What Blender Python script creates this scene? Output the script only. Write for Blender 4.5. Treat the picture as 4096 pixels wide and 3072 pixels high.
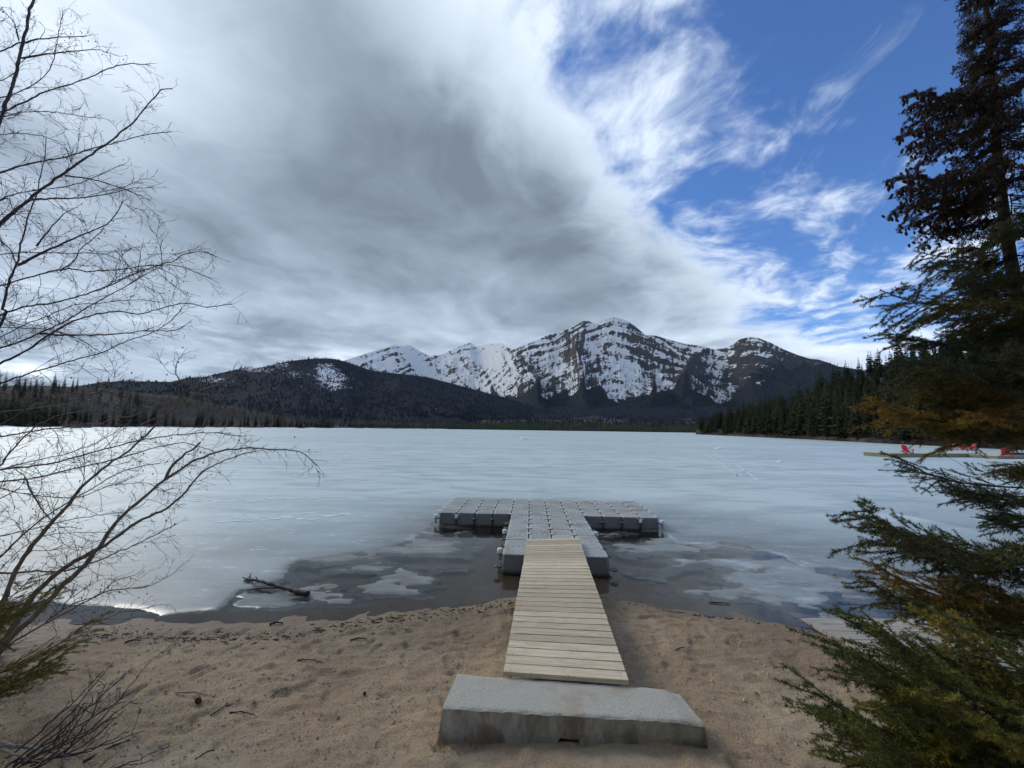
import bpy, math, random
import numpy as np
from mathutils import Vector, Matrix

for o in list(bpy.data.objects):
    bpy.data.objects.remove(o)
S = bpy.context.scene
C = S.collection
RNG = np.random.default_rng(11)
random.seed(5)
rad = math.radians

# ------------------------------------------------------------------ camera
FPX, PITCH, ROLL, CAMZ = 1580.0, 0.1137, 0.0142, 2.65
cp, sp = math.cos(PITCH), math.sin(PITCH)
_f = np.array([0, cp, sp]); _r0 = np.array([1.0, 0, 0]); _u0 = np.array([0, -sp, cp])
_r = math.cos(ROLL) * _r0 + math.sin(ROLL) * _u0
_u = -math.sin(ROLL) * _r0 + math.cos(ROLL) * _u0
cam = bpy.data.cameras.new('camera'); camo = bpy.data.objects.new('camera', cam); C.objects.link(camo)
cam.sensor_width = 36; cam.sensor_fit = 'HORIZONTAL'; cam.lens = 36 * FPX / 4096
cam.clip_start = 0.05; cam.clip_end = 40000
M = Matrix(((_r[0], _u[0], -_f[0], 0), (_r[1], _u[1], -_f[1], 0), (_r[2], _u[2], -_f[2], CAMZ), (0, 0, 0, 1)))
camo.matrix_world = M
S.camera = camo

# ------------------------------------------------------------------ world, sun, exposure
SUN_AZ, SUN_EL = -52.0, 33.0          # degrees, azimuth from +Y towards +X
S.view_settings.view_transform = 'Standard'; S.view_settings.look = 'None'
S.view_settings.exposure = 0.85; S.view_settings.gamma = 1.0
S.view_settings.use_curve_mapping = False


class NT:
    """tiny node-tree writer"""
    def __init__(s, tree):
        s.t = tree; s.n = tree.nodes; s.l = tree.links

    def put(s, sock, v):
        if v is None:
            return
        if hasattr(v, 'links') or isinstance(v, bpy.types.NodeSocket):
            s.l.new(v, sock)
        else:
            if hasattr(sock.default_value, '__len__') and not hasattr(v, '__len__'):
                v = [v] * len(sock.default_value)
            if hasattr(sock.default_value, '__len__') and len(sock.default_value) == 4 and len(v) == 3:
                v = (*v, 1)
            sock.default_value = v

    def node(s, kind, **kw):
        nd = s.n.new(kind)
        for k, v in kw.items():
            setattr(nd, k, v)
        return nd

    def math(s, op, a, b=None, c=None, clamp=False):
        nd = s.node('ShaderNodeMath', operation=op, use_clamp=clamp)
        for i, v in enumerate((a, b, c)):
            s.put(nd.inputs[i], v)
        return nd.outputs[0]

    def vmath(s, op, a, b=None, out=0):
        nd = s.node('ShaderNodeVectorMath', operation=op)
        s.put(nd.inputs[0], a)
        if b is not None:
            if op == 'SCALE':
                s.put(nd.inputs['Scale'], b)
            else:
                s.put(nd.inputs[1], b)
        return nd.outputs[out]

    def sep(s, v):
        nd = s.node('ShaderNodeSeparateXYZ'); s.put(nd.inputs[0], v); return nd.outputs

    def comb(s, x, y, z=0.0):
        nd = s.node('ShaderNodeCombineXYZ')
        for i, v in enumerate((x, y, z)):
            s.put(nd.inputs[i], v)
        return nd.outputs[0]

    def noise(s, vec, scale, detail=4, rough=0.5, dist=0.0, dims='3D', lac=2.0):
        nd = s.node('ShaderNodeTexNoise', noise_dimensions=dims)
        s.put(nd.inputs['Vector'], vec); s.put(nd.inputs['Scale'], scale); s.put(nd.inputs['Detail'], detail)
        s.put(nd.inputs['Roughness'], rough); s.put(nd.inputs['Distortion'], dist); s.put(nd.inputs['Lacunarity'], lac)
        return nd.outputs[0]

    def vor(s, vec, scale, feature='F1', out=0):
        nd = s.node('ShaderNodeTexVoronoi', feature=feature)
        s.put(nd.inputs['Vector'], vec); s.put(nd.inputs['Scale'], scale)
        return nd.outputs[out]

    def ss(s, v, a, b, lo=0.0, hi=1.0):
        nd = s.node('ShaderNodeMapRange', interpolation_type='SMOOTHSTEP', clamp=True)
        for i, x in enumerate((v, a, b, lo, hi)):
            s.put(nd.inputs[i], x)
        return nd.outputs[0]

    def mix(s, f, a, b):
        nd = s.node('ShaderNodeMix', data_type='RGBA')
        s.put(nd.inputs['Factor'], f); s.put(nd.inputs['A'], None)
        s.put(nd.inputs[6], a); s.put(nd.inputs[7], b)
        return nd.outputs[2]

    def scalec(s, c, f):
        return s.vmath('SCALE', c, f)


def setup_world():
    w = bpy.data.worlds.new('World'); S.world = w; w.use_nodes = True
    t = NT(w.node_tree); t.n.clear()
    out = t.node('ShaderNodeOutputWorld'); bg = t.node('ShaderNodeBackground')
    t.l.new(bg.outputs[0], out.inputs[0])
    K = 0.1
    bg.inputs['Strength'].default_value = K
    sky = t.node('ShaderNodeTexSky', sky_type='NISHITA')
    sky.sun_disc = False; sky.sun_elevation = rad(SUN_EL); sky.sun_rotation = rad(SUN_AZ)
    sky.altitude = 1200; sky.air_density = 1.0; sky.dust_density = 0.5; sky.ozone_density = 2.0
    d = t.node('ShaderNodeTexCoord').outputs['Generated']
    d = t.vmath('NORMALIZE', d)
    x, y, z = t.sep(d)
    z = t.math('MAXIMUM', z, 0.0)
    zc = t.math('ADD', t.math('MAXIMUM', z, 0.0), 0.13)
    px = t.math('DIVIDE', x, zc); py = t.math('DIVIDE', y, zc)
    pl = t.comb(px, py, 0.0)
    def soft(v, k=0.12):
        return t.math('MULTIPLY', 0.5, t.math('ADD', v, t.math('SQRT', t.math('ADD', t.math('MULTIPLY', v, v), k))))
    # rolling warp of the layer
    wn = t.node('ShaderNodeTexNoise'); t.put(wn.inputs['Vector'], pl); wn.inputs['Scale'].default_value = 0.8
    wn.inputs['Detail'].default_value = 4
    warp = t.vmath('SCALE', t.vmath('SUBTRACT', wn.outputs['Color'], (0.5, 0.5, 0.5)), 1.0)
    pw = t.vmath('ADD', pl, warp)
    big = t.noise(pw, 0.62, 8, 0.55)
    xs, ys, _ = t.sep(pw)
    st = t.comb(t.math('ADD', t.math('MULTIPLY', xs, 1.4), t.math('MULTIPLY', ys, -0.3)), t.math('MULTIPLY', ys, 1.0), 3.7)
    streak = t.noise(st, 1.5, 10, 0.60, 0.15)
    fine = t.noise(pw, 4.6, 8, 0.60)
    # edge of the cloud deck
    pya = t.math('SQRT', t.math('ADD', t.math('MULTIPLY', py, py), 0.02))
    e = t.math('SUBTRACT', pya, t.math('ADD', 0.36, t.math('MULTIPLY', 1.45, t.math('SQRT', soft(px)))))
    e = t.math('ADD', e, t.math('MULTIPLY', 1.6, soft(t.math('MULTIPLY', px, -1.0))))
    e2 = t.math('ADD', e, t.math('MULTIPLY', 1.35, t.math('SUBTRACT', big, 0.5)))
    e2 = t.math('ADD', e2, t.math('MULTIPLY', 0.55, t.math('SUBTRACT', fine, 0.5)))
    deck = t.ss(t.math('ADD', e2, t.math('MULTIPLY', 1.1, t.math('SUBTRACT', streak, 0.5))), -0.20, 0.14)
    thick = t.ss(e2, -0.15, 0.60)
    # broken wisps ahead of the deck
    wthr = t.ss(e, -1.15, 0.1, 0.545, 0.455)
    wv = t.math('ADD', t.math('MULTIPLY', streak, 0.40), t.math('ADD', t.math('MULTIPLY', big, 0.28), t.math('MULTIPLY', fine, 0.32)))
    wisp = t.ss(t.math('SUBTRACT', wv, wthr), -0.03, 0.10)
    # low cumulus towards the horizon
    lowz = t.ss(z, 0.34, 0.16)
    hz = t.comb(t.math('MULTIPLY', t.math('ARCTAN2', x, y), 2.0), t.math('MULTIPLY', z, 9.0), 1.3)
    cum = t.noise(hz, 1.6, 8, 0.55, 0.2)
    low = t.math('MULTIPLY', t.ss(t.math('ADD', cum, t.math('MULTIPLY', t.ss(z, 0.22, 0.05), 0.12)), 0.48, 0.60), lowz)
    cov = t.math('MAXIMUM', t.math('MAXIMUM', deck, t.math('MULTIPLY', wisp, 0.92)), low)
    # brightness of cloud: thin edges bright, thick base grey, lighter near the hidden sun
    sd = (math.sin(rad(SUN_AZ)) * math.cos(rad(SUN_EL)), math.cos(rad(SUN_AZ)) * math.cos(rad(SUN_EL)), math.sin(rad(SUN_EL)))
    cs = t.vmath('DOT_PRODUCT', d, sd, out=1)
    glow = t.math('POWER', t.math('MAXIMUM', cs, 0.0), 42.0)
    sft = t.noise(t.vmath('ADD', t.vmath('MULTIPLY', pw, (1.15, 0.95, 1)), (7.9, 3.3, 5.2)), 1.5, 7, 0.52, 0.2)
    sp2 = t.math('ADD', t.math('MULTIPLY', t.math('SUBTRACT', sft, 0.5), 0.85), t.math('ADD', t.math('MULTIPLY', t.math('SUBTRACT', streak, 0.5), 0.34), t.math('MULTIPLY', t.math('SUBTRACT', fine, 0.5), 0.22)))
    belly = t.math('MULTIPLY', t.ss(z, 0.19, 0.45), t.math('SUBTRACT', 1.0, t.ss(z, 0.60, 0.95)))
    base = t.math('ADD', t.math('SUBTRACT', 0.31, t.math('MULTIPLY', belly, 0.135)), t.math('MULTIPLY', glow, 0.30))
    gaps = t.math('MULTIPLY', t.ss(cum, 0.50, 0.66), t.ss(z, 0.26, 0.08))
    base = t.math('ADD', base, t.math('MULTIPLY', gaps, 0.45))
    gain = t.math('ADD', 0.05, t.math('MULTIPLY', base, 1.6))
    base = t.math('MAXIMUM', t.math('SUBTRACT', base, t.math('MULTIPLY', t.math('MULTIPLY', sp2, gain), 1.15)), 0.145)
    bright = t.math('ADD', 0.36, t.math('MULTIPLY', fine, 0.42))
    lum = t.math('ADD', t.math('MULTIPLY', thick, base), t.math('MULTIPLY', t.math('SUBTRACT', 1.0, thick), bright))
    ccol = t.mix(t.math('MINIMUM', lum, 1.0), (0.74, 0.965, 1.28), (0.97, 1.0, 1.02))
    ccol = t.scalec(ccol, t.math('DIVIDE', lum, K))
    skyc = t.vmath('MULTIPLY', sky.outputs[0], (0.48, 0.71, 1.03))
    col = t.mix(cov, skyc, ccol)
    t.l.new(col, bg.inputs['Color'])


setup_world()
sl = bpy.data.lights.new('sun', 'SUN'); sl.energy = 1.0; sl.angle = rad(22); sl.color = (1, 0.97, 0.90)
so = bpy.data.objects.new('sun', sl); C.objects.link(so)
_sd = Vector((math.sin(rad(SUN_AZ)) * math.cos(rad(SUN_EL)), math.cos(rad(SUN_AZ)) * math.cos(rad(SUN_EL)), math.sin(rad(SUN_EL))))
so.rotation_euler = _sd.to_track_quat('Z', 'Y').to_euler(); so.location = (-20, 20, 30)


# ------------------------------------------------------------------ helpers
def ray(px, py):
    return _r * (px - 2048) / FPX - _u * (py - 1536) / FPX + _f

def at_z(px, py, z):
    d = ray(px, py); t = (z - CAMZ) / d[2]
    return np.array([0, 0, CAMZ]) + d * t

def at_y(px, py, y):
    d = ray(px, py); return np.array([0, 0, CAMZ]) + d * (y / d[1])

def azel(px, py):
    d = ray(px, py); return math.atan2(d[0], d[1]), d[2] / math.hypot(d[0], d[1])

def tag(o, label=None, cat=None, group=None, kind=None):
    if label: o['label'] = label
    if cat: o['category'] = cat
    if group: o['group'] = group
    if kind: o['kind'] = kind
    return o

def empty(name, loc=(0, 0, 0)):
    o = bpy.data.objects.new(name, None); C.objects.link(o); o.location = loc; o.empty_display_size = 0.1
    return o

def link(name, me, parent=None, mat=None):
    o = bpy.data.objects.new(name, me); C.objects.link(o)
    if mat is not None and len(me.materials) == 0:
        me.materials.append(mat)
    if parent is not None:
        o.parent = parent
        o.matrix_parent_inverse = Matrix.Translation(-Vector(parent.location))
    return o

def mesh(name, V, F, smooth=False, attrs=None):
    """V (n,3), F array (m,3|4) or list of such arrays"""
    V = np.asarray(V, dtype=np.float32)
    Fs = F if isinstance(F, list) else [F]
    Fs = [np.asarray(f, dtype=np.int32) for f in Fs if len(f)]
    me = bpy.data.meshes.new(name)
    me.vertices.add(len(V)); me.vertices.foreach_set('co', V.ravel())
    nl = sum(f.size for f in Fs); nf = sum(len(f) for f in Fs)
    me.loops.add(nl); me.polygons.add(nf)
    me.loops.foreach_set('vertex_index', np.concatenate([f.ravel() for f in Fs]))
    tot = np.concatenate([np.full(len(f), f.shape[1], dtype=np.int32) for f in Fs])
    st = np.zeros(nf, dtype=np.int32); st[1:] = np.cumsum(tot)[:-1]
    me.polygons.foreach_set('loop_start', st)
    try:
        me.polygons.foreach_set('loop_total', tot)
    except Exception:
        pass
    me.polygons.foreach_set('use_smooth', np.full(nf, bool(smooth)))
    me.update(calc_edges=True)
    for k, a in (attrs or {}).items():
        at = me.attributes.new(k, 'FLOAT', 'POINT'); at.data.foreach_set('value', np.asarray(a, dtype=np.float32).ravel())
    me.validate()
    return me

class MB:
    def __init__(s):
        s.v = []; s.f3 = []; s.f4 = []; s.n = 0
    def add(s, V, F):
        V = np.asarray(V, dtype=np.float64).reshape(-1, 3); F = np.asarray(F, dtype=np.int64)
        (s.f3 if F.shape[1] == 3 else s.f4).append(F + s.n)
        s.v.append(V); s.n += len(V)
    def add2(s, V, F4, F3):
        V = np.asarray(V, dtype=np.float64)
        if len(F4): s.f4.append(np.asarray(F4) + s.n)
        if len(F3): s.f3.append(np.asarray(F3) + s.n)
        s.v.append(V); s.n += len(V)
    def box(s, c, h, R=None):
        v = np.array([[x, y, z] for x in (-1, 1) for y in (-1, 1) for z in (-1, 1)]) * np.array(h)
        if R is not None: v = v @ np.array(R).T
        s.add(v + np.array(c), [[0, 1, 3, 2], [4, 6, 7, 5], [0, 4, 5, 1], [2, 3, 7, 6], [0, 2, 6, 4], [1, 5, 7, 3]])
    def mesh(s, name, smooth=False, attrs=None):
        F = []
        if s.f4: F.append(np.concatenate(s.f4))
        if s.f3: F.append(np.concatenate(s.f3))
        return mesh(name, np.concatenate(s.v), F, smooth, attrs)
    def tube(s, pts, rr, k=5, cap=True):
        pts = np.asarray(pts, dtype=float); n = len(pts)
        rr = np.broadcast_to(np.asarray(rr, dtype=float), (n,))
        t = np.gradient(pts, axis=0); t /= np.linalg.norm(t, axis=1)[:, None] + 1e-12
        ref = np.array([0.13, 0.31, 0.94]) if abs(t[0][2]) < 0.85 else np.array([0.9, 0.3, 0.1])
        a = np.cross(t, ref); a /= np.linalg.norm(a, axis=1)[:, None] + 1e-12
        b = np.cross(t, a)
        th = np.arange(k) * 2 * np.pi / k
        V = (pts[:, None] + rr[:, None, None] * (np.cos(th)[None, :, None] * a[:, None] + np.sin(th)[None, :, None] * b[:, None])).reshape(-1, 3)
        i = np.arange(n - 1)[:, None] * k; j = np.arange(k)[None]; j2 = (j + 1) % k
        F = np.stack([i + j, i + j2, i + k + j2, i + k + j], -1).reshape(-1, 4)
        F3 = []
        if cap:
            V = np.vstack([V, pts[:1], pts[-1:]])
            c0, c1 = n * k, n * k + 1
            F3 = [[c0, (q + 1) % k, q] for q in range(k)] + [[c1, (n - 1) * k + q, (n - 1) * k + (q + 1) % k] for q in range(k)]
        s.add2(V, F, F3)

def catmull(P, n):
    P = np.asarray(P, dtype=float)
    if len(P) < 3:
        return P[0] + (P[-1] - P[0]) * np.linspace(0, 1, n)[:, None]
    Q = np.vstack([2 * P[0] - P[1], P, 2 * P[-1] - P[-2]])
    d = np.r_[0, np.cumsum(np.linalg.norm(np.diff(P, axis=0), axis=1))]
    u = np.linspace(0, d[-1], n); k = np.clip(np.searchsorted(d, u, side='right') - 1, 0, len(P) - 2)
    t = ((u - d[k]) / (d[k + 1] - d[k] + 1e-12))[:, None]
    a, b, c, e = Q[k], Q[k + 1], Q[k + 2], Q[k + 3]
    return 0.5 * (2 * b + (c - a) * t + (2 * a - 5 * b + 4 * c - e) * t ** 2 + (3 * b - a - 3 * c + e) * t ** 3)

def _hash(ix, iy, seed):
    h = (ix.astype(np.int64) * 374761393 + iy.astype(np.int64) * 668265263 + seed * 974634577) & 0x7fffffff
    h = ((h ^ (h >> 13)) * 1274126177) & 0x7fffffff
    return ((h ^ (h >> 16)) & 0xffff) / 65535.0

def vnoise(x, y, seed=0):
    ix = np.floor(x); iy = np.floor(y); fx = x - ix; fy = y - iy
    ix = ix.astype(np.int64); iy = iy.astype(np.int64)
    ux = fx * fx * fx * (fx * (fx * 6 - 15) + 10); uy = fy * fy * fy * (fy * (fy * 6 - 15) + 10)
    a = _hash(ix, iy, seed); b = _hash(ix + 1, iy, seed); c = _hash(ix, iy + 1, seed); d = _hash(ix + 1, iy + 1, seed)
    return (a + (b - a) * ux) * (1 - uy) + (c + (d - c) * ux) * uy

def fbm(x, y, o=5, seed=0, g=0.5):
    s = 0; a = 1; t = 0
    c, sn = 0.8, 0.6
    for k in range(o):
        s = s + a * vnoise(x, y, seed + k * 17); t += a; a *= g
        x, y = (c * x - sn * y) * 2.03 + 3.1, (sn * x + c * y) * 2.03 + 7.7
    return s / t

def ridged(x, y, o=5, seed=0, g=0.5):
    s = 0; a = 1; t = 0; w = 1
    c, sn = 0.8, 0.6
    for k in range(o):
        n = 1 - np.abs(2 * vnoise(x, y, seed + k * 29) - 1); n = n * n * w
        s = s + a * n; t += a; a *= g; w = np.clip(n * 1.6, 0, 1)
        x, y = (c * x - sn * y) * 2.03 + 1.7, (sn * x + c * y) * 2.03 + 4.1
    return s / t

def sstep(v, a, b):
    t = np.clip((v - a) / (b - a), 0, 1); return t * t * (3 - 2 * t)

def grid_faces(nx, ny):
    """grid index [i*ny + j]"""
    i = np.arange(nx - 1)[:, None] * ny; j = np.arange(ny - 1)[None]
    return np.stack([i + j, i + ny + j, i + ny + j + 1, i + j + 1], -1).reshape(-1, 4)

def poly_dist(X, Y, P, closed=True):
    P = np.asarray(P); n = len(P); d = np.full(X.shape, 1e9); ins = np.zeros(X.shape, bool)
    for k in range(n if closed else n - 1):
        ax, ay = P[k][:2]; bx, by = P[(k + 1) % n][:2]
        vx, vy = bx - ax, by - ay; L = vx * vx + vy * vy + 1e-12
        t = np.clip(((X - ax) * vx + (Y - ay) * vy) / L, 0, 1)
        d = np.minimum(d, np.hypot(X - ax - t * vx, Y - ay - t * vy))
        if closed:
            cond = (ay > Y) != (by > Y)
            xi = ax + (Y - ay) / (by - ay + 1e-12) * vx
            ins ^= cond & (X < xi)
    return d, ins


# ------------------------------------------------------------------ materials
MATS = {}
def material(name):
    m = bpy.data.materials.new(name); m.use_nodes = True; t = NT(m.node_tree)
    b = t.n['Principled BSDF']; MATS[name] = m
    return m, t, b

def obj_coord(t):
    return t.node('ShaderNodeTexCoord').outputs['Object']

def pos(t):
    return t.node('ShaderNodeNewGeometry').outputs['Position']

def attr(t, n):
    nd = t.node('ShaderNodeAttribute', attribute_name=n); return nd.outputs['Fac']

def bump(t, b, h, strength=0.5, dist=0.01):
    nd = t.node('ShaderNodeBump'); nd.inputs['Strength'].default_value = strength; nd.inputs['Distance'].default_value = dist
    t.l.new(h, nd.inputs['Height']); t.l.new(nd.outputs[0], b.inputs['Normal'])

def simple(name, col, col2=None, scale=8, rough=0.8, bs=0.3, bd=0.005, stretch=(1, 1, 1), spec=0.3, rnd=0.0):
    m, t, b = material(name)
    v = t.vmath('MULTIPLY', obj_coord(t), stretch)
    n = t.noise(v, scale, 6, 0.6)
    c = t.mix(t.ss(n, 0.3, 0.7), col, col2 if col2 else tuple(x * 0.6 for x in col))
    if rnd:
        r = t.node('ShaderNodeObjectInfo').outputs['Random']
        c = t.scalec(c, t.math('ADD', 1 - rnd, t.math('MULTIPLY', r, 2 * rnd)))
    t.put(b.inputs['Base Color'], c)
    b.inputs['Roughness'].default_value = rough; b.inputs['Specular IOR Level'].default_value = spec
    if bs: bump(t, b, n, bs, bd)
    return m

def m_sand():
    m, t, b = material('sand')
    p = pos(t); x, y, z = t.sep(p)
    n1 = t.noise(p, 0.9, 6, 0.6); n2 = t.noise(p, 12, 6, 0.65); g = t.noise(p, 110, 4, 0.75)
    c = t.mix(t.ss(n1, 0.35, 0.65), (0.47, 0.35, 0.215), (0.38, 0.262, 0.155))
    c = t.mix(t.math('MULTIPLY', t.ss(n2, 0.50, 0.72), 0.55), c, (0.17, 0.12, 0.083))
    c = t.mix(t.math('MULTIPLY', t.ss(g, 0.54, 0.64), 0.8), c, (0.66, 0.55, 0.41))
    c = t.mix(t.math('MULTIPLY', t.ss(g, 0.46, 0.36), 0.75), c, (0.15, 0.105, 0.07))
    # grey gravelly sand away from the water
    n4 = t.noise(p, 42, 5, 0.75)
    c = t.mix(t.math('MULTIPLY', t.ss(n4, 0.52, 0.68), 0.5), c, (0.21, 0.15, 0.105))
    c = t.mix(t.math('MULTIPLY', t.ss(n4, 0.46, 0.34), 0.45), c, (0.56, 0.47, 0.36))
    gv = t.ss(t.math('ADD', y, t.math('MULTIPLY', t.math('SUBTRACT', n1, 0.5), 3.0)), 3.9, 2.7)
    c = t.mix(t.math('MULTIPLY', gv, 0.55), c, (0.47, 0.385, 0.27))
    wet = t.ss(t.math('ADD', z, t.math('MULTIPLY', t.math('SUBTRACT', n2, 0.5), 0.07)), 0.125, 0.02)
    c = t.mix(wet, c, t.vmath('MULTIPLY', c, (0.58, 0.56, 0.55)))
    deep = t.ss(z, -0.02, -0.40)
    c = t.mix(deep, c, (0.22, 0.19, 0.15))
    t.put(b.inputs['Base Color'], c)
    t.put(b.inputs['Roughness'], t.math('SUBTRACT', 0.95, t.math('MULTIPLY', wet, 0.45)))
    b.inputs['Specular IOR Level'].default_value = 0.25
    bump(t, b, t.math('ADD', t.math('MULTIPLY', g, 0.5), t.math('ADD', n2, n4)), 0.9, 0.022)
    return m

def m_ice():
    m, t, b = material('lake_ice')
    p = pos(t); x, y, z = t.sep(p)
    th = attr(t, 'thick')
    pst = t.vmath('MULTIPLY', p, (0.35, 1.0, 1.0))
    n0 = t.noise(t.vmath('MULTIPLY', p, (0.05, 0.16, 1)), 1.0, 6, 0.6)
    n1 = t.noise(pst, 0.9, 8, 0.62, 0.4); n2 = t.noise(pst, 5.5, 7, 0.65); n3 = t.noise(p, 38, 4, 0.6)
    white = t.mix(t.ss(n0, 0.3, 0.7), (0.42, 0.51, 0.505), (0.60, 0.675, 0.665))
    n5 = t.noise(t.vmath('MULTIPLY', p, (0.010, 0.035, 1)), 1.0, 5, 0.6, 0.6)
    white = t.mix(t.math('MULTIPLY', t.ss(n5, 0.42, 0.62), 0.55), white, (0.66, 0.73, 0.725))
    white = t.mix(t.math('MULTIPLY', t.ss(n1, 0.42, 0.66), 0.8), white, (0.345, 0.42, 0.425))
    grey = t.mix(t.ss(n1, 0.35, 0.65), (0.33, 0.375, 0.38), (0.20, 0.225, 0.22))
    dark = t.mix(t.ss(n2, 0.4, 0.65), (0.17, 0.165, 0.145), (0.25, 0.25, 0.23))
    thn = t.math('ADD', th, t.math('MULTIPLY', t.math('SUBTRACT', n1, 0.5), 0.5))
    c = t.mix(t.ss(thn, 0.12, 0.45), dark, grey)
    c = t.mix(t.ss(thn, 0.42, 0.95), c, white)
    frost = t.math('MULTIPLY', t.ss(t.math('ADD', n2, t.math('MULTIPLY', n3, 0.25)), 0.70, 0.82), t.ss(th, 0.2, 0.6))
    c = t.mix(t.math('MULTIPLY', frost, 0.55), c, (0.78, 0.82, 0.84))
    ck = t.vor(t.vmath('ADD', t.vmath('MULTIPLY', p, (0.10, 0.16, 0)), t.comb(t.math('MULTIPLY', n1, 0.25), t.math('MULTIPLY', n0, 0.6), 0)), 1.0, 'DISTANCE_TO_EDGE')
    ckm = t.math('MULTIPLY', t.ss(ck, 0.006, 0.001), t.math('MULTIPLY', t.ss(n1, 0.40, 0.55), 0.45))
    c = t.mix(ckm, c, (0.30, 0.36, 0.37))
    t.put(b.inputs['Base Color'], c)
    r = t.math('ADD', t.ss(th, 0.12, 0.40, 0.14, 0.46), t.math('MULTIPLY', t.math('SUBTRACT', n2, 0.5), 0.25))
    t.put(b.inputs['Roughness'], t.math('MAXIMUM', r, 0.16))
    b.inputs['Specular IOR Level'].default_value = 0.4; b.inputs['IOR'].default_value = 1.31
    bump(t, b, t.math('ADD', n2, t.math('MULTIPLY', n1, 1.5)), 0.18, 0.03)
    return m

def m_water():
    m, t, b = material('lake_water')
    t.n.remove(b)
    out = t.n['Material Output']
    p = pos(t)
    n = t.noise(t.vmath('MULTIPLY', p, (0.6, 1.6, 1)), 3.0, 3, 0.5)
    bp = t.node('ShaderNodeBump'); bp.inputs['Strength'].default_value = 0.10; bp.inputs['Distance'].default_value = 0.02
    t.l.new(n, bp.inputs['Height'])
    gl = t.node('ShaderNodeBsdfGlossy'); gl.inputs['Roughness'].default_value = 0.03; t.l.new(bp.outputs[0], gl.inputs['Normal'])
    tr = t.node('ShaderNodeBsdfTransparent'); tr.inputs['Color'].default_value = (0.86, 0.84, 0.78, 1)
    fr = t.node('ShaderNodeFresnel'); fr.inputs['IOR'].default_value = 1.33; t.l.new(bp.outputs[0], fr.inputs['Normal'])
    mx = t.node('ShaderNodeMixShader'); t.l.new(fr.outputs[0], mx.inputs[0]); t.l.new(tr.outputs[0], mx.inputs[1]); t.l.new(gl.outputs[0], mx.inputs[2])
    t.l.new(mx.outputs[0], out.inputs['Surface'])
    return m

def m_mountain():
    m, t, b = material('mountain_rock')
    p = pos(t)
    sn = attr(t, 'snow'); fo = attr(t, 'forest'); br = attr(t, 'brown')
    n = t.noise(p, 0.012, 8, 0.65); n2 = t.noise(p, 0.06, 7, 0.72)
    rock = t.mix(t.ss(n, 0.35, 0.65), (0.045, 0.046, 0.054), (0.085, 0.078, 0.078))
    rock = t.mix(t.math('MULTIPLY', br, 0.55), rock, (0.125, 0.085, 0.073))
    rock = t.scalec(rock, t.math('ADD', 0.65, t.math('MULTIPLY', n2, 0.7)))
    gx, gy, gz = t.sep(p)
    dip = t.math('ADD', gz, t.math('MULTIPLY', 0.42, t.math('ABSOLUTE', t.math('SUBTRACT', gx, 1380.0))))
    sv = t.vmath('MULTIPLY', t.comb(gx, gy, dip), (0.0035, 0.0035, 0.034))
    strata = t.noise(sv, 1.0, 6, 0.62, 0.35)
    rock = t.scalec(rock, t.math('ADD', 0.35, t.math('MULTIPLY', strata, 1.3)))
    s = t.ss(t.math('ADD', sn, t.math('ADD', t.math('MULTIPLY', t.math('SUBTRACT', strata, 0.5), 1.5), t.math('MULTIPLY', t.math('SUBTRACT', n2, 0.5), 1.2))), 0.37, 0.58)
    c = t.mix(s, rock, (0.92, 0.93, 0.95))
    f2 = t.noise(p, 0.03, 5, 0.7)
    fc = t.mix(t.ss(f2, 0.35, 0.65), (0.012, 0.016, 0.023), (0.026, 0.029, 0.037))
    fm = t.ss(t.math('ADD', fo, t.math('MULTIPLY', t.math('SUBTRACT', n2, 0.5), 0.8)), 0.42, 0.60)
    c = t.mix(fm, c, fc)
    t.put(b.inputs['Base Color'], c); b.inputs['Roughness'].default_value = 0.9; b.inputs['Specular IOR Level'].default_value = 0.1
    bump(t, b, t.math('ADD', n, n2), 1.0, 30)
    return m

def m_forest_ground(name, a, b2, sc=0.02):
    m, t, b = material(name)
    p = pos(t); sn = attr(t, 'snow'); br = attr(t, 'brown')
    n = t.noise(p, sc, 6, 0.7); n2 = t.noise(p, sc * 4, 5, 0.7); n3 = t.noise(t.vmath('MULTIPLY', p, (1, 1, 0.35)), sc * 3.2, 4, 0.7)
    c = t.mix(t.ss(n, 0.35, 0.65), a, b2)
    c = t.mix(t.math('MULTIPLY', br, t.ss(n, 0.3, 0.6)), c, (0.13, 0.105, 0.095))
    c = t.scalec(c, t.math('ADD', 0.55, t.math('MULTIPLY', n2, 0.9)))
    c = t.mix(t.math('MULTIPLY', t.ss(t.math('ADD', sn, t.math('MULTIPLY', t.math('SUBTRACT', n3, 0.5), 2.6)), 0.42, 0.62), 0.9), c, (0.80, 0.82, 0.87))
    t.put(b.inputs['Base Color'], c); b.inputs['Roughness'].default_value = 0.95; b.inputs['Specular IOR Level'].default_value = 0.05
    bump(t, b, n2, 0.8, 10)
    return m

def m_foliage(name, a, b2, rnd=0.35):
    m, t, b = material(name)
    oi = t.node('ShaderNodeObjectInfo')
    n = t.noise(obj_coord(t), 1.1, 3, 0.6)
    c = t.mix(t.ss(n, 0.3, 0.7), a, b2)
    c = t.scalec(c, t.math('ADD', 1 - rnd, t.math('MULTIPLY', oi.outputs['Random'], 2 * rnd)))
    t.put(b.inputs['Base Color'], c); b.inputs['Roughness'].default_value = 0.85; b.inputs['Specular IOR Level'].default_value = 0.15
    return m

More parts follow.
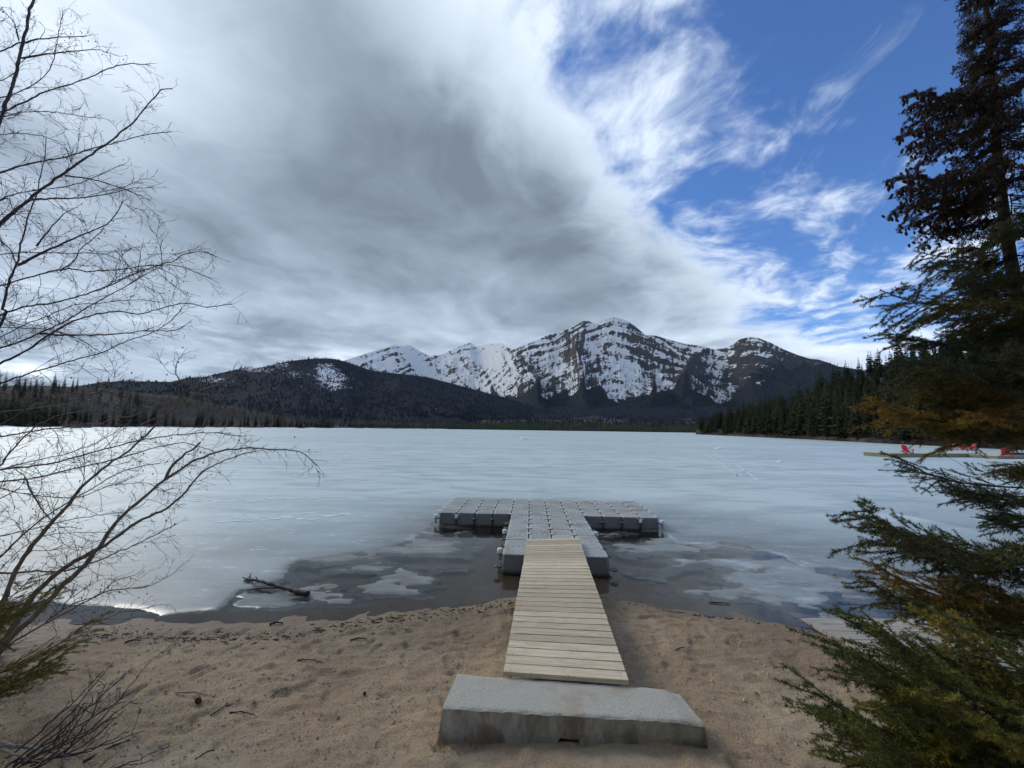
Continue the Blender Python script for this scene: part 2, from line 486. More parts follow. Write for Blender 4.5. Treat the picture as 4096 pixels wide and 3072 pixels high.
def m_needles():
    m, t, b = material('spruce_needles')
    oi = t.node('ShaderNodeObjectInfo'); v = attr(t, 'tone')
    c = t.mix(v, t.vmath('MULTIPLY', oi.outputs['Color'], (0.55, 0.6, 0.6)), t.vmath('MULTIPLY', oi.outputs['Color'], (1.5, 1.35, 1.1)))
    t.put(b.inputs['Base Color'], c); b.inputs['Roughness'].default_value = 0.6; b.inputs['Specular IOR Level'].default_value = 0.25
    return m

def m_plank():
    m, t, b = material('ramp_plank')
    oi = t.node('ShaderNodeObjectInfo'); r = oi.outputs['Random']
    p = t.vmath('ADD', obj_coord(t), t.comb(t.math('MULTIPLY', r, 37.0), t.math('MULTIPLY', r, 11.0), 0))
    g = t.noise(t.vmath('MULTIPLY', p, (2.5, 60, 60)), 1.0, 6, 0.6, 0.5)
    n = t.noise(p, 4.5, 6, 0.65); sp_ = t.noise(p, 55, 4, 0.65)
    c = t.mix(t.ss(g, 0.3, 0.7), (0.68, 0.58, 0.425), (0.47, 0.375, 0.25))
    c = t.scalec(c, t.math('ADD', 0.76, t.math('MULTIPLY', r, 0.36)))
    grime = t.math('MULTIPLY', t.ss(n, 0.50, 0.68), t.ss(sp_, 0.46, 0.60))
    c = t.mix(t.math('MULTIPLY', grime, 0.7), c, (0.27, 0.20, 0.135))
    kn = t.vor(t.vmath('MULTIPLY', p, (1.0, 2.2, 1)), 2.1)
    c = t.mix(t.math('MULTIPLY', t.ss(kn, 0.075, 0.03), 0.7), c, (0.16, 0.10, 0.065))
    t.put(b.inputs['Base Color'], c); b.inputs['Roughness'].default_value = 0.75; b.inputs['Specular IOR Level'].default_value = 0.25
    bump(t, b, t.math('ADD', g, t.math('MULTIPLY', sp_, 0.4)), 0.35, 0.004)
    return m

def m_concrete():
    m, t, b = material('weathered_concrete')
    p = obj_coord(t); nrm = t.node('ShaderNodeNewGeometry').outputs['Normal']
    nz = t.sep(nrm)[2]
    n = t.noise(p, 3.0, 8, 0.65); g = t.noise(p, 90, 4, 0.7); stn = t.noise(t.vmath('MULTIPLY', p, (7, 7, 3.0)), 1.0, 8, 0.68, 0.3)
    pit = t.vor(p, 42)
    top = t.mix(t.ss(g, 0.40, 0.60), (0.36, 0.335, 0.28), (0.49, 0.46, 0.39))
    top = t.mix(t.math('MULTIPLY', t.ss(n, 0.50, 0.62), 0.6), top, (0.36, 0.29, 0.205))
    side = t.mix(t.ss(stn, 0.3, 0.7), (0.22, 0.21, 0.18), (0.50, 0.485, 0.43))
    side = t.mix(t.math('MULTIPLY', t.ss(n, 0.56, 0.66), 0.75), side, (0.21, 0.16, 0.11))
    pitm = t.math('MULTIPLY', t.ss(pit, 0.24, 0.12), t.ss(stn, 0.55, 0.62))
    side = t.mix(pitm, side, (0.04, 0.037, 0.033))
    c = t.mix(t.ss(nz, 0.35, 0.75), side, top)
    t.put(b.inputs['Base Color'], c); b.inputs['Roughness'].default_value = 0.92; b.inputs['Specular IOR Level'].default_value = 0.2
    bump(t, b, t.math('SUBTRACT', t.math('ADD', t.math('MULTIPLY', g, 0.6), n), pitm), 0.5, 0.01)
    return m

def m_dock():
    m, t, b = material('grey_dock_plastic')
    oi = t.node('ShaderNodeObjectInfo'); r = oi.outputs['Random']
    p = pos(t); n = t.noise(p, 2.2, 6, 0.6); n2 = t.noise(p, 30, 5, 0.6)
    c = t.mix(t.ss(n2, 0.3, 0.7), (0.42, 0.425, 0.405), (0.35, 0.355, 0.34))
    c = t.scalec(c, t.math('ADD', 0.90, t.math('MULTIPLY', r, 0.2)))
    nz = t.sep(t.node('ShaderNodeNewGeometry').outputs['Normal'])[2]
    c = t.mix(t.ss(nz, 0.3, 0.9), t.vmath('MULTIPLY', c, (0.52, 0.52, 0.54)), t.vmath('MULTIPLY', c, (1.18, 1.17, 1.13)))      # shading put into the colour: sides darkened, upward faces lightened
    mud = t.math('MULTIPLY', t.math('MULTIPLY', t.ss(n, 0.48, 0.66), t.ss(nz, 0.7, 0.95)), 0.75)
    c = t.mix(mud, c, (0.27, 0.235, 0.17))
    z = t.sep(p)[2]
    c = t.mix(t.math('MULTIPLY', t.ss(t.math('ADD', z, t.math('MULTIPLY', n2, 0.04)), 0.09, 0.02), 0.7), c, (0.055, 0.05, 0.04))
    t.put(b.inputs['Base Color'], c); b.inputs['Roughness'].default_value = 0.5; b.inputs['Specular IOR Level'].default_value = 0.35
    bump(t, b, n2, 0.15, 0.003)
    return m

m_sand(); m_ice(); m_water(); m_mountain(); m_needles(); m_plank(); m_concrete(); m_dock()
m_forest_ground('forest_slope', (0.008, 0.012, 0.021), (0.018, 0.022, 0.033))
m_forest_ground('bank_soil', (0.032, 0.028, 0.024), (0.075, 0.065, 0.055), 0.06)
m_foliage('conifer_crown', (0.022, 0.031, 0.015), (0.052, 0.060, 0.026), 0.45)
simple('track_frost', (0.72, 0.77, 0.78), (0.60, 0.67, 0.68), scale=3, rough=0.7, bs=0)
m_foliage('far_crown', (0.006, 0.012, 0.021), (0.015, 0.021, 0.031), 0.2)
m_foliage('bare_crown', (0.11, 0.098, 0.088), (0.185, 0.165, 0.145), 0.25)
simple('conifer_bark', (0.085, 0.065, 0.05), rough=0.95)
simple('pale_bark', (0.21, 0.195, 0.17), (0.12, 0.11, 0.10), rough=0.9, scale=3)
simple('alder_bark', (0.115, 0.10, 0.095), (0.06, 0.05, 0.05), scale=18, rough=0.8, stretch=(1, 1, 1), bs=0.4, bd=0.003)
simple('tan_bark', (0.25, 0.205, 0.165), (0.14, 0.115, 0.10), scale=14, rough=0.8, bs=0.4, bd=0.003)
simple('twig_bark', (0.075, 0.058, 0.055), (0.045, 0.033, 0.034), scale=20, rough=0.85, bs=0)
simple('spruce_bark', (0.10, 0.08, 0.062), (0.045, 0.036, 0.03), scale=16, rough=0.95, bs=0.6, bd=0.006)
simple('spruce_cone', (0.045, 0.020, 0.016), (0.018, 0.010, 0.010), scale=60, rough=0.7, bs=0.8, bd=0.003)
simple('white_plastic', (0.78, 0.78, 0.76), (0.62, 0.61, 0.58), scale=25, rough=0.45, bs=0.05)
simple('dark_fitting', (0.12, 0.122, 0.124), (0.08, 0.08, 0.08), scale=25, rough=0.55, bs=0.1)
simple('ramp_underside', (0.22, 0.17, 0.12), rough=0.9)
simple('old_timber', (0.42, 0.385, 0.33), (0.24, 0.21, 0.175), scale=1.0, rough=0.85, stretch=(1.5, 26, 26), bs=0.7, bd=0.012, rnd=0.12)
simple('driftwood', (0.075, 0.058, 0.05), (0.035, 0.028, 0.025), scale=14, rough=0.7, bs=0.6, bd=0.006, stretch=(1, 1, 1))
simple('pale_driftwood', (0.33, 0.30, 0.26), (0.2, 0.17, 0.14), scale=8, rough=0.9)
simple('dry_grass', (0.36, 0.28, 0.17), (0.22, 0.16, 0.10), scale=30, rough=0.9, bs=0)
simple('gravel', (0.50, 0.41, 0.30), (0.25, 0.19, 0.135), scale=9, rough=0.9, bs=0.2)
simple('debris', (0.05, 0.04, 0.032), (0.028, 0.022, 0.018), scale=20, rough=0.95, bs=0)
simple('snow', (0.84, 0.86, 0.89), (0.74, 0.78, 0.82), scale=6, rough=0.8, bs=0.2)
simple('red_paint', (0.50, 0.022, 0.035), (0.40, 0.018, 0.028), scale=6, rough=0.5, bs=0)
simple('orange_paint', (0.62, 0.085, 0.03), (0.5, 0.07, 0.03), scale=6, rough=0.5, bs=0)
simple('grey_chair_paint', (0.30, 0.30, 0.28), rough=0.7)
simple('cream_deck', (0.62, 0.57, 0.45), (0.48, 0.43, 0.33), scale=3, rough=0.8, stretch=(1, 6, 1))
simple('olive_skirt', (0.24, 0.235, 0.16), (0.17, 0.165, 0.11), scale=3, rough=0.8)
simple('canoe_hull', (0.035, 0.035, 0.04), rough=0.5)
simple('path_gravel', (0.38, 0.34, 0.29), rough=0.95)
simple('nail_metal', (0.09, 0.07, 0.06), rough=0.6, bs=0)
simple('yellow_leaf', (0.45, 0.30, 0.06), rough=0.8)
simple('cone_brown', (0.16, 0.065, 0.035), (0.09, 0.035, 0.02), scale=60, rough=0.8)

# ------------------------------------------------------------------ shoreline and beach
SHORE_PX = [(-900, 2520), (0, 2492), (400, 2494), (800, 2491), (1003, 2491), (1146, 2493), (1288, 2487), (1410, 2477), (1532, 2466), (1654, 2452), (1741, 2437),
            (1904, 2419), (1996, 2398), (2200, 2384), (2398, 2380), (2518, 2409), (2660, 2433), (2848, 2460), (2947, 2472), (3071, 2492), (3146, 2507), (3221, 2520),
            (3350, 2552), (3600, 2600), (4096, 2690)]
SH = np.array([at_z(x, y, 0.0)[:2] for x, y in SHORE_PX])
SH = np.vstack([[-60, SH[0][1] - 1], SH, [60, SH[-1][1] - 6]])
SH = SH[np.argsort(SH[:, 0])]

def shore_y(x):
    return np.interp(x, SH[:, 0], SH[:, 1])

def sand_z(x, y, detail=True):
    s = shore_y(x) - y
    s = s + 0.22 * (fbm(x * 1.1, y * 1.1, 3, 3) - 0.5)
    z = np.where(s > 0, 0.052 * s + 0.03 * sstep(s, 0, 0.25), 0.055 * s)
    z = np.maximum(z, -1.4)
    z = z + 0.9 * sstep(-y, -0.6, 4.0)
    if detail:
        land = sstep(s, 0.05, 0.6)
        z = z + land * (0.10 * (fbm(x * 0.7, y * 0.7, 3, 9) - 0.5) + 0.06 * (fbm(x * 3.1, y * 4.2, 5, 5, 0.6) - 0.5) + 0.026 * (ridged(x * 3.4, y * 8, 4, 21) - 0.5))
        z = z + (1 - land) * 0.03 * (fbm(x * 3, y * 3, 3, 8) - 0.5)
    return z

def nonuni(lo, a, b, hi, fine, n_out):
    mid = np.arange(a, b, fine)
    left = a - (np.linspace(0, 1, n_out)[::-1][:-1] * 0 + np.geomspace(fine, a - lo, n_out - 1))[::-1]
    right = b + np.geomspace(fine, hi - b, n_out - 1)
    return np.r_[left, mid, [b], right]

def build_sand():
    xs = nonuni(-60, -7.5, 7.5, 60, 0.026, 40); ys = nonuni(-14, 2.0, 7.2, 40, 0.024, 40)
    X, Y = np.meshgrid(xs, ys, indexing='ij')
    Z = sand_z(X, Y)
    # trodden dents
    rng = np.random.default_rng(3)
    for k in range(900):
        cx = rng.uniform(-7, 7); cy = rng.uniform(2.2, 6.2)
        if shore_y(cx) - cy < 0.25: continue
        if -0.5 < cx < 1.4 and cy < 4.0 and rng.random() < 0.7: continue
        a = rng.uniform(-0.6, 0.6) + (math.pi / 2 if rng.random() < 0.5 else 0); L = rng.uniform(0.07, 0.15); Wd = L * rng.uniform(0.35, 0.6); dp = rng.uniform(0.005, 0.022)
        if abs(cx) > 0 and cx < -1.5 and cy < 3.4: dp *= 0.5
        i0, i1 = np.searchsorted(xs, [cx - 0.4, cx + 0.4]); j0, j1 = np.searchsorted(ys, [cy - 0.4, cy + 0.4])
        gx = X[i0:i1, j0:j1] - cx; gy = Y[i0:i1, j0:j1] - cy
        u = (gx * math.cos(a) + gy * math.sin(a)) / L; v = (-gx * math.sin(a) + gy * math.cos(a)) / Wd
        q = u * u + v * v
        Z[i0:i1, j0:j1] += dp * (-np.exp(-q * q) + 0.45 * np.exp(-(np.sqrt(q) - 1.35) ** 2 * 9) * (0.5 + 0.5 * np.sign(v)))
    # sand banked up against the concrete block
    fy = 3.40 - 0.06 * (X + 0.5)
    Z += (0.015 + 0.07 * (fbm(X * 2.6, Y * 2.0, 3, 77) - 0.35)) * np.exp(-((Y - fy + 0.10) / 0.16) ** 2) * sstep(X, -0.9, -0.5) * sstep(X, 1.95, 1.6)
    me = mesh('sand_beach', np.stack([X, Y, Z], -1).reshape(-1, 3), grid_faces(len(xs), len(ys)), True)
    o = link('sand_beach', me, None, MATS['sand']); o['kind'] = 'structure'
    o['label'] = 'trodden brown sand beach sloping down to the thawing lake edge'
    return o
build_sand()

# ------------------------------------------------------------------ dock frame of reference
DY = -0.0491; DO = np.array([1.0209, 11.1409]); DTOP = CAMZ - 2.3185
DA = np.array([math.cos(DY), math.sin(DY)]); DB = np.array([math.sin(DY), -math.cos(DY)])
def dock_xy(i, j):
    return DO + 0.5 * ((i - 6) * DA + (j - 5) * DB)

# ------------------------------------------------------------------ lake: water, ice
def ring_plane(name, z, x0, x1, y0, y1, R, mat, sub=24, attrs=None):
    """sheet reaching R with a rectangular hole x0..x1,y0..y1"""
    bx = np.r_[x0 - np.geomspace(1.0, R, sub)[::-1], np.linspace(x0, x1, 9), x1 + np.geomspace(1.0, R, sub)]
    by = np.r_[np.linspace(y0, y1, 7), y1 + np.geomspace(1.0, R, sub)]
    X, Y = np.meshgrid(bx, by, indexing='ij')
    F = grid_faces(len(bx), len(by))
    cx = X.ravel()[F].mean(1); cy = Y.ravel()[F].mean(1)
    F = F[~((cx > x0) & (cx < x1) & (cy < y1))]
    return X, Y, F

def build_lake():
    NX0, NX1, NY0, NY1 = -13.0, 13.0, 4.6, 19.0
    cell = 0.042
    xs = np.arange(NX0, NX1 + 1e-6, cell); ys = np.arange(NY0, NY1 + 1e-6, cell)
    xs[-1] = NX1; ys[-1] = NY1
    X, Y = np.meshgrid(xs, ys, indexing='ij')
    E = [(-700, 2395), (0, 2392), (237, 2402), (474, 2434), (607, 2457), (720, 2448), (834, 2438), (893, 2432), (930, 2400), (975, 2352), (1090, 2330), (1150, 2305), (1207, 2245), (1330, 2226), (1460, 2205), (1640, 2160), (1735, 2104)]
    edge = [at_z(x, y, 0.02)[:2] for x, y in E]
    edge += [dock_xy(-0.3, 5.0), dock_xy(0.2, 4.2), dock_xy(4, 4.4), dock_xy(8, 4.4), dock_xy(11.8, 4.2), dock_xy(12.3, 4.6)]
    E2 = [(2640, 2126), (2698, 2162), (2773, 2169), (2872, 2164), (2997, 2179), (3121, 2219), (3196, 2255), (3300, 2262), (3444, 2278), (3700, 2290), (4096, 2320), (4600, 2350)]
    edge += [at_z(x, y, 0.02)[:2] for x, y in E2]
    edge = [np.array([-60, edge[0][1]])] + edge + [np.array([60, edge[-1][1] - 2])]
    poly = edge + [np.array([60, 60]), np.array([-60, 60])]
    wx = X + 0.5 * (fbm(X * 0.8, Y * 0.8, 5, 31) - 0.5) + 0.12 * (fbm(X * 5, Y * 5, 3, 36) - 0.5); wy = Y + 0.4 * (fbm(X * 0.8, Y * 1.1, 5, 51) - 0.5)
    d, ins = poly_dist(wx, wy, poly)
    sd = np.where(ins, d, -d)
    shore_d = Y - shore_y(X)                               # metres out from the shore
    n = fbm(X * 1.1 + 4, Y * 1.9, 6, 71, 0.56); n2 = fbm(X * 3.1, Y * 5.2, 4, 91)
    right = sstep(X, 1.6, 2.4)
    # thin wet ice between the solid edge and the shore
    thr_r = 0.44 + 0.20 * sstep(shore_d, 1.9, 0.2) + 0.10 * sstep(X, 7.5, 3.0) * sstep(sd, -2.4, -3.6)
    thr_l = 0.50 + 0.16 * sstep(shore_d, 1.3, 0.2) + 0.22 * sstep(X, -2.2, -0.4)
    thr = thr_l * (1 - right) + thr_r * right
    # dark open water round the pontoon
    q = (X - DO[0]) * DA[0] + (Y - DO[1]) * DA[1]; w = (X - DO[0]) * DB[0] + (Y - DO[1]) * DB[1]
    near = np.maximum(np.abs(q) - 3.1, np.maximum(-w, w - 1.2)); near2 = np.maximum(np.abs(q) - 1.25, np.maximum(-w, w - 4.8))
    thr = thr + 0.16 * sstep(np.minimum(near, near2), 0.5, 0.0)
    patch = (n - thr)
    z2 = np.clip(patch * 0.16, -0.05, 0.008) + 0.006 * (n2 - 0.5) * sstep(patch, -0.02, 0.04)
    z2 = np.where(shore_d < 0.15, -0.2, z2)
    rim = np.exp(-((sd - 0.02) / 0.05) ** 2) * 0.004
    zs = -0.022 + 0.040 * sstep(sd, -0.10, 0.10) + rim * (sd > -0.02) + 0.006 * (fbm(X * 1.7, Y * 2.5, 4, 14) - 0.5)
    Z = np.maximum(np.where(sd > -0.10, zs, -1), z2)
    far = np.minimum(np.minimum(X - NX0, NX1 - X), NY1 - Y)
    Z = np.where(sd > 0.06, Z + (0.027 - Z) * sstep(far, 0.8, 0.0), Z)
    # keep clear of pontoon bodies
    inside = (np.maximum(np.abs(q) - 3.02, np.maximum(w, -w - 2.52)) < 0.0) | (np.maximum(np.abs(q) - 1.02, np.maximum(-w, w - 3.52)) < 0)
    thick = np.clip(0.26 + 0.20 * sstep(sd, -0.1, 0.9) + 0.46 * sstep(sd, 0.3, 6.5) + 0.14 * np.exp(-((X + 4.2) / 1.6) ** 2) * sstep(sd, 0, 0.4), 0, 1)
    thick = np.where(sd > 0, thick, np.clip(0.08 + patch * (0.8 + 0.9 * right), 0.0, 0.22 + 0.16 * right))
    whiterim = 0.35 * np.exp(-((sd - 0.05) / 0.10) ** 2) * sstep(fbm(X * 1.3, Y * 1.3, 3, 5), 0.42, 0.6)
    thick = np.clip(thick + whiterim + 0.28 * sstep(fbm(X * 2.3 + 9, Y * 4.1, 5, 61), 0.56, 0.70) * (sd < 0) * right, 0, 1)
    F = grid_faces(len(xs), len(ys))
    zz = Z.ravel()[F]; keep = (zz.max(1) > -0.018) & ~inside.ravel()[F].all(1)
    F = F[keep]
    used = np.zeros(X.size, bool); used[F.ravel()] = True
    idx = np.cumsum(used) - 1
    V = np.stack([X, Y, Z], -1).reshape(-1, 3)[used]
    me = mesh('lake_ice', V, idx[F], True, {'thick': thick.ravel()[used]})
    o = link('lake_ice', me, None, MATS['lake_ice']); o['kind'] = 'structure'
    o['label'] = 'pale thawing lake ice with a grey rotten edge around the dock'
    # wide frozen lake beyond
    Xf, Yf, Ff = ring_plane('f', 0, NX0, NX1, NY0, NY1, 1500, None)
    V = np.stack([Xf, Yf, np.full(Xf.shape, 0.027)], -1).reshape(-1, 3)
    s2 = Yf - shore_y(Xf)
    V[:, 2] = np.where((s2.ravel() < 0.9), -0.25, 0.027)
    th = 0.55 + 0.45 * sstep(Yf, 7, 24)
    me = mesh('frozen_lake', V, Ff, False, {'thick': th})
    o = link('frozen_lake', me, None, MATS['lake_ice']); o['kind'] = 'structure'
    o['label'] = 'wide blue-white frozen lake reaching to the far shore'
    # melt water sheet (only round the shore; under the ice beyond)
    V = np.array([[-60, -1, 0], [60, -1, 0], [60, 24, 0], [-60, 24, 0]], float)
    V[:2, 1] = 3.2
    o = link('lake_water', mesh('lake_water', V, np.array([[0, 1, 2, 3]])), None, MATS['lake_water']); o['kind'] = 'structure'
    o['label'] = 'shallow brown melt water along the beach and around the dock'
build_lake()

# ------------------------------------------------------------------ far terrain
def ridge_fn(pts):
    A = np.array([azel(x, y) for x, y in pts]); k = np.argsort(A[:, 0]); A = A[k]
    return lambda a: np.interp(a, A[:, 0], A[:, 1])

RIDGE = [(1150, 1500), (1300, 1460), (1385, 1439), (1471, 1411), (1556, 1385), (1575, 1378), (1600, 1384), (1637, 1379), (1660, 1392), (1680, 1404), (1718, 1423), (1765, 1418), (1813, 1396), (1851, 1380), (1881, 1369), (1903, 1386),
         (1925, 1381), (1955, 1375), (2002, 1370), (2020, 1382), (2036, 1393), (2059, 1397), (2107, 1375), (2154, 1357), (2192, 1338), (2240, 1328), (2287, 1306), (2330, 1284), (2349, 1281), (2377, 1293), (2392, 1287), (2420, 1274), (2453, 1266),
         (2487, 1274), (2525, 1292), (2553, 1314), (2582, 1339), (2610, 1341), (2629, 1342), (2677, 1357), (2743, 1374), (2800, 1382), (2857, 1397), (2895, 1393), (2933, 1376), (2957, 1357), (2999, 1345), (3037, 1352), (3085, 1371), (3132, 1395),
         (3189, 1418), (3237, 1433), (3275, 1437), (3313, 1449), (3351, 1464), (3420, 1475), (3600, 1500), (4000, 1560)]
HILL = [(200, 1560), (411, 1525), (570, 1523), (683, 1525), (759, 1508), (816, 1506), (886, 1489), (968, 1471), (1044, 1468), (1108, 1452), (1171, 1440), (1234, 1434), (1297, 1431), (1342, 1434), (1385, 1445), (1471, 1475), (1518, 1485), (1623, 1496), (1708, 1506),
        (1800, 1530), (1950, 1570), (2150, 1630)]

def polar_mesh(name, a0, a1, na, dists_fn, nt, zfn, mat, extra):
    az = np.linspace(a0, a1, na); t = np.linspace(0, 1, nt)
    A, T = np.meshgrid(az, t, indexing='ij')
    R = dists_fn(A, T)
    X = R * np.sin(A); Y = R * np.cos(A)
    Z, at = zfn(A, T, R, X, Y)
    me = mesh(name, np.stack([X, Y, Z], -1).reshape(-1, 3), grid_faces(na, nt), True, {k: v.ravel() for k, v in at.items()})
    o = link(name, me, None, MATS[mat]); o['kind'] = 'structure'; o['label'] = extra
    return A, R, Z

def build_mountains():
    rf = ridge_fn(RIDGE)
    a0, a1 = azel(1120, 1500)[0], azel(3700, 1500)[0]
    azc = azel(2453, 1266)[0]
    kl = azel(2050, 1400)[0]; kr = azel(2860, 1400)[0]
    def D(a):
        return 5600 + 1500 * sstep(-a, -kl - 0.05, -kl + 0.10) - 300 * sstep(a, kr, kr + 0.1)
    def dist(A, T):
        return D(A) - 2700 + T * 3100
    def zf(A, T, R, X, Y):
        d = D(A); zr = rf(A) * d + CAMZ
        w = d - R                                  # metres in front of the crest
        zb = 120.0
        p = np.clip(1 - w / 2600.0, 0, 1.0)
        s = A * d
        prof = 0.55 * p ** 1.1 + 0.45 * p ** 2.2
        # spurs running down from the crest
        warp = 220 * (fbm(s / 900, w / 900, 3, 4) - 0.5)
        fan = s + (s - azc * d) * 0.00016 * w * 1.0 + warp
        sp1 = ridged(fan / 820 + 0.35, w / 3600, 3, 12)
        sp2 = ridged(fan / 300, w / 1100 + 3, 4, 44); sp3 = ridged(fan / 110, w / 300, 4, 77)
        amp = np.clip(w / 500, 0, 1) * np.clip((2600 - w) / 900, 0, 1)
        z = zb + (zr - zb) * prof
        z = z - amp * (300 * (1 - sp1) + 105 * (1 - sp2)) - np.clip(w / 90, 0.05, 1) * (34 * (1 - sp3))
        z = z + 150 * amp
        # dipping rock beds: steps in the slope
        side = np.where(s > azc * d - 250, 1.0, -0.75)
        side = np.tanh((s - azc * d + 150) / 350.0) * 0.5
        bed = z + side * (s - azc * d) * 0.9 + 260 * (fbm(s / 620, w / 620, 4, 8) - 0.5) + 60 * (fbm(s / 130, w / 130, 4, 28) - 0.5)
        ph = bed / 150.0 + 0.5 * fbm(bed / 210.0, s / 1500.0, 3, 3); fr = ph - np.floor(ph)
        ph2 = bed / 57.0 + 0.6 * fbm(bed / 90.0, s / 700.0, 3, 13); fr2 = ph2 - np.floor(ph2)
        bgate = sstep(fbm(s / 380 + 5, w / 380, 4, 101), 0.40, 0.58)
        step = sstep(fr, 0.0, 0.42) - fr
        z = z + 42 * step * bgate * np.clip(w / 160, 0.08, 1) * sstep(z, 380, 620)
        z = z + 22 * (ridged(fan / 48, w / 110, 3, 7) - 0.5) * np.clip(w / 120, 0, 1) * sstep(z, 380, 620)
        z = np.where(w < 0, zr + w * 0.6 - 20 * (-w > 5), np.minimum(z, zr + 0.02 * w + 400 * (w > 400)))
        # slope of the final surface towards the viewer
        dzr = np.gradient(z, axis=1) / np.gradient(R, axis=1)
        dza = np.gradient(z, axis=0) / (np.gradient(A, axis=0) * R)
        slope = np.hypot(dzr, dza)
        hn = (z - 300) / 1100.0
        left = sstep(-A, -kl - 0.03, -kl + 0.04); rgt = sstep(A, kr - 0.02, kr + 0.05)
        nf = fbm(s / 30, w / 45 + z / 30, 5, 90, 0.62); nb = fbm(s / 420, w / 420, 3, 19)
        cliff = 0.6 * sstep(np.abs(fr - 0.22), 0.34, 0.10) + 0.4 * sstep(np.abs(fr2 - 0.3), 0.35, 0.12)
        ng = fbm(fan / 30, w / 170, 4, 63, 0.6)
        snow = 0.30 + 0.22 * (hn - 0.5) - 0.72 * (cliff - 0.32) * (0.35 + 0.65 * bgate) - 0.30 * (sstep(slope, 0.7, 1.5) - 0.4) + 1.2 * (nf - 0.5) + 0.9 * (ng - 0.5)
        snow = snow + 0.40 * (sstep(1 - sp2, 0.45, 0.85) - 0.3) - 0.30 * (sp1 - 0.5)
        snow = snow + 0.46 * left - 0.28 * rgt * sstep(0.75 - hn, -0.1, 0.4)
        tree = 520 + 200 * (nb - 0.5) + 330 * (sp1 - 0.45) + 240 * (sp2 - 0.45) + 40 * left + 300 * sstep(A, kr + 0.0, kr + 0.12)
        forest = sstep(z, tree + 150, tree - 130) + 0.75 * (fbm(s / 60, w / 60, 4, 33) - 0.5)
        chute = sstep(1 - sp2, 0.62, 0.85) * sstep(z, 330, 480)
        forest = forest - 0.75 * chute * (1 - 0.6 * rgt)
        brown = sstep(fbm(s / 300, w / 300 + 9, 4, 55), 0.45, 0.6) * sstep(np.abs(A - azc), 0.22, 0.12)
        return z, {'snow': snow, 'forest': forest, 'brown': brown}
    MG = polar_mesh('mountain_range', a0, a1, 820, dist, 330, zf, 'mountain_rock', 'snow-streaked rocky mountain range with a broad pyramid-shaped main summit')

    hf = ridge_fn(HILL); b0, b1 = azel(150, 1560)[0], azel(2200, 1640)[0]
    pc = [azel(1335, 1520), azel(1290, 1480), azel(1020, 1478), azel(1110, 1460), azel(860, 1518), azel(1180, 1500)]
    def zh(A, T, R, X, Y):
        d = 3100.0; zr = np.maximum(hf(A), 0.002) * d; w = d - R
        p = np.clip(1 - w / 1900.0, 0, 1)
        z = zr * (0.6 * p ** 1.2 + 0.4 * p ** 2.4)
        s = A * d
        z = z - np.clip(w / 300, 0, 1) * np.clip(p * 3, 0, 1) * (60 * (1 - ridged(s / 600, w / 1500, 4, 3)) - 28)
        z = z + np.clip(w / 60, 0.5, 1) * 7 * (fbm(s / 26, w / 26, 3, 6) - 0.5)
        z = np.where(w < 0, zr + w * 0.5, np.minimum(z, zr + 4))
        el = (z - CAMZ) / R
        def blob(k, sa, se, g):
            return g * np.exp(-((A - pc[k][0]) / sa) ** 2 - ((el - pc[k][1]) / se) ** 2)
        sn = blob(0, 0.032, 0.026, 0.62) + blob(1, 0.02, 0.018, 0.5) + blob(2, 0.035, 0.006, 0.5) + blob(3, 0.02, 0.008, 0.45) + blob(4, 0.03, 0.007, 0.42) + blob(5, 0.02, 0.01, 0.35)
        sn = sn + 0.5 * (fbm(s / 45, w / 60, 4, 17) - 0.5)
        return z, {'snow': np.where(sn > 0.12, sn + 0.05, -1), 'brown': np.zeros_like(z)}
    HG = polar_mesh('forested_hill', b0, b1, 420, lambda A, T: 1300 + T * 2200, 150, zh, 'forest_slope', 'dark forested hill with patches of snow left of the mountains')

    def zl(A, T, R, X, Y):
        z = -3 + np.clip((R - 1090) / 3300.0, 0, 1) ** 1.25 * 270 + 6 * sstep(R, 1085, 1110)
        s = A * R
        z = z + sstep(R, 1300, 2500) * (70 * (fbm(X / 700, Y / 700, 4, 6) - 0.5) + 14 * (fbm(X / 90, Y / 90, 3, 66) - 0.5))
        br = sstep(fbm(X / 420 + 3, Y / 900, 4, 41), 0.50, 0.62) * sstep(R, 3200, 2200) * sstep(R, 1300, 1500)
        return z, {'snow': np.full_like(z, -1.0), 'brown': br}
    SG = polar_mesh('forested_slope', rad(-40), rad(44), 420, lambda A, T: 1080 + 3500 * T ** 1.3, 160, zl, 'forest_slope', 'dark forest rising gently from the far shore to the mountain foot')
    return HG, SG, MG
HILL_GRID = build_mountains()

# ---- left bank hill and right bank hill (polar about the viewpoint)
R_SHORE = [at_z(x, y, 0.0) for x, y in [(2792, 1738), (2900, 1743), (3100, 1752), (3300, 1762), (3500, 1773), (3700, 1783), (3900, 1793), (4096, 1803)]]
RS_A = np.array([math.atan2(p[0], p[1]) for p in R_SHORE]); RS_R = np.array([math.hypot(p[0], p[1]) for p in R_SHORE])
L_CREST = [(-600, 1530), (0, 1545), (200, 1545), (400, 1553), (560, 1570), (760, 1592), (900, 1622), (1020, 1645), (1150, 1670), (1250, 1692), (1400, 1706)]
_lc = ridge_fn(L_CREST)
LS_A = np.radians([-64, -55, -45, -35, -27, -20, -14, -8]); LS_R = np.array([300, 330, 380, 470, 600, 780, 930, 1040.0])

def l_shore(a): return np.interp(a, LS_A, LS_R)
def r_shore(a): return np.interp(a, RS_A, RS_R)

def left_z(A, v):
    crest = np.maximum(_lc(A), 0.0) * (l_shore(A) + 260) + 2
    p = np.clip(v / 260.0, 0, 1)
    return -1.5 + 2.2 * sstep(v, 0, 6) + np.maximum(crest, 2) * sstep(p, 0.0, 1.0) * 0.9 + 0.1 * crest * p

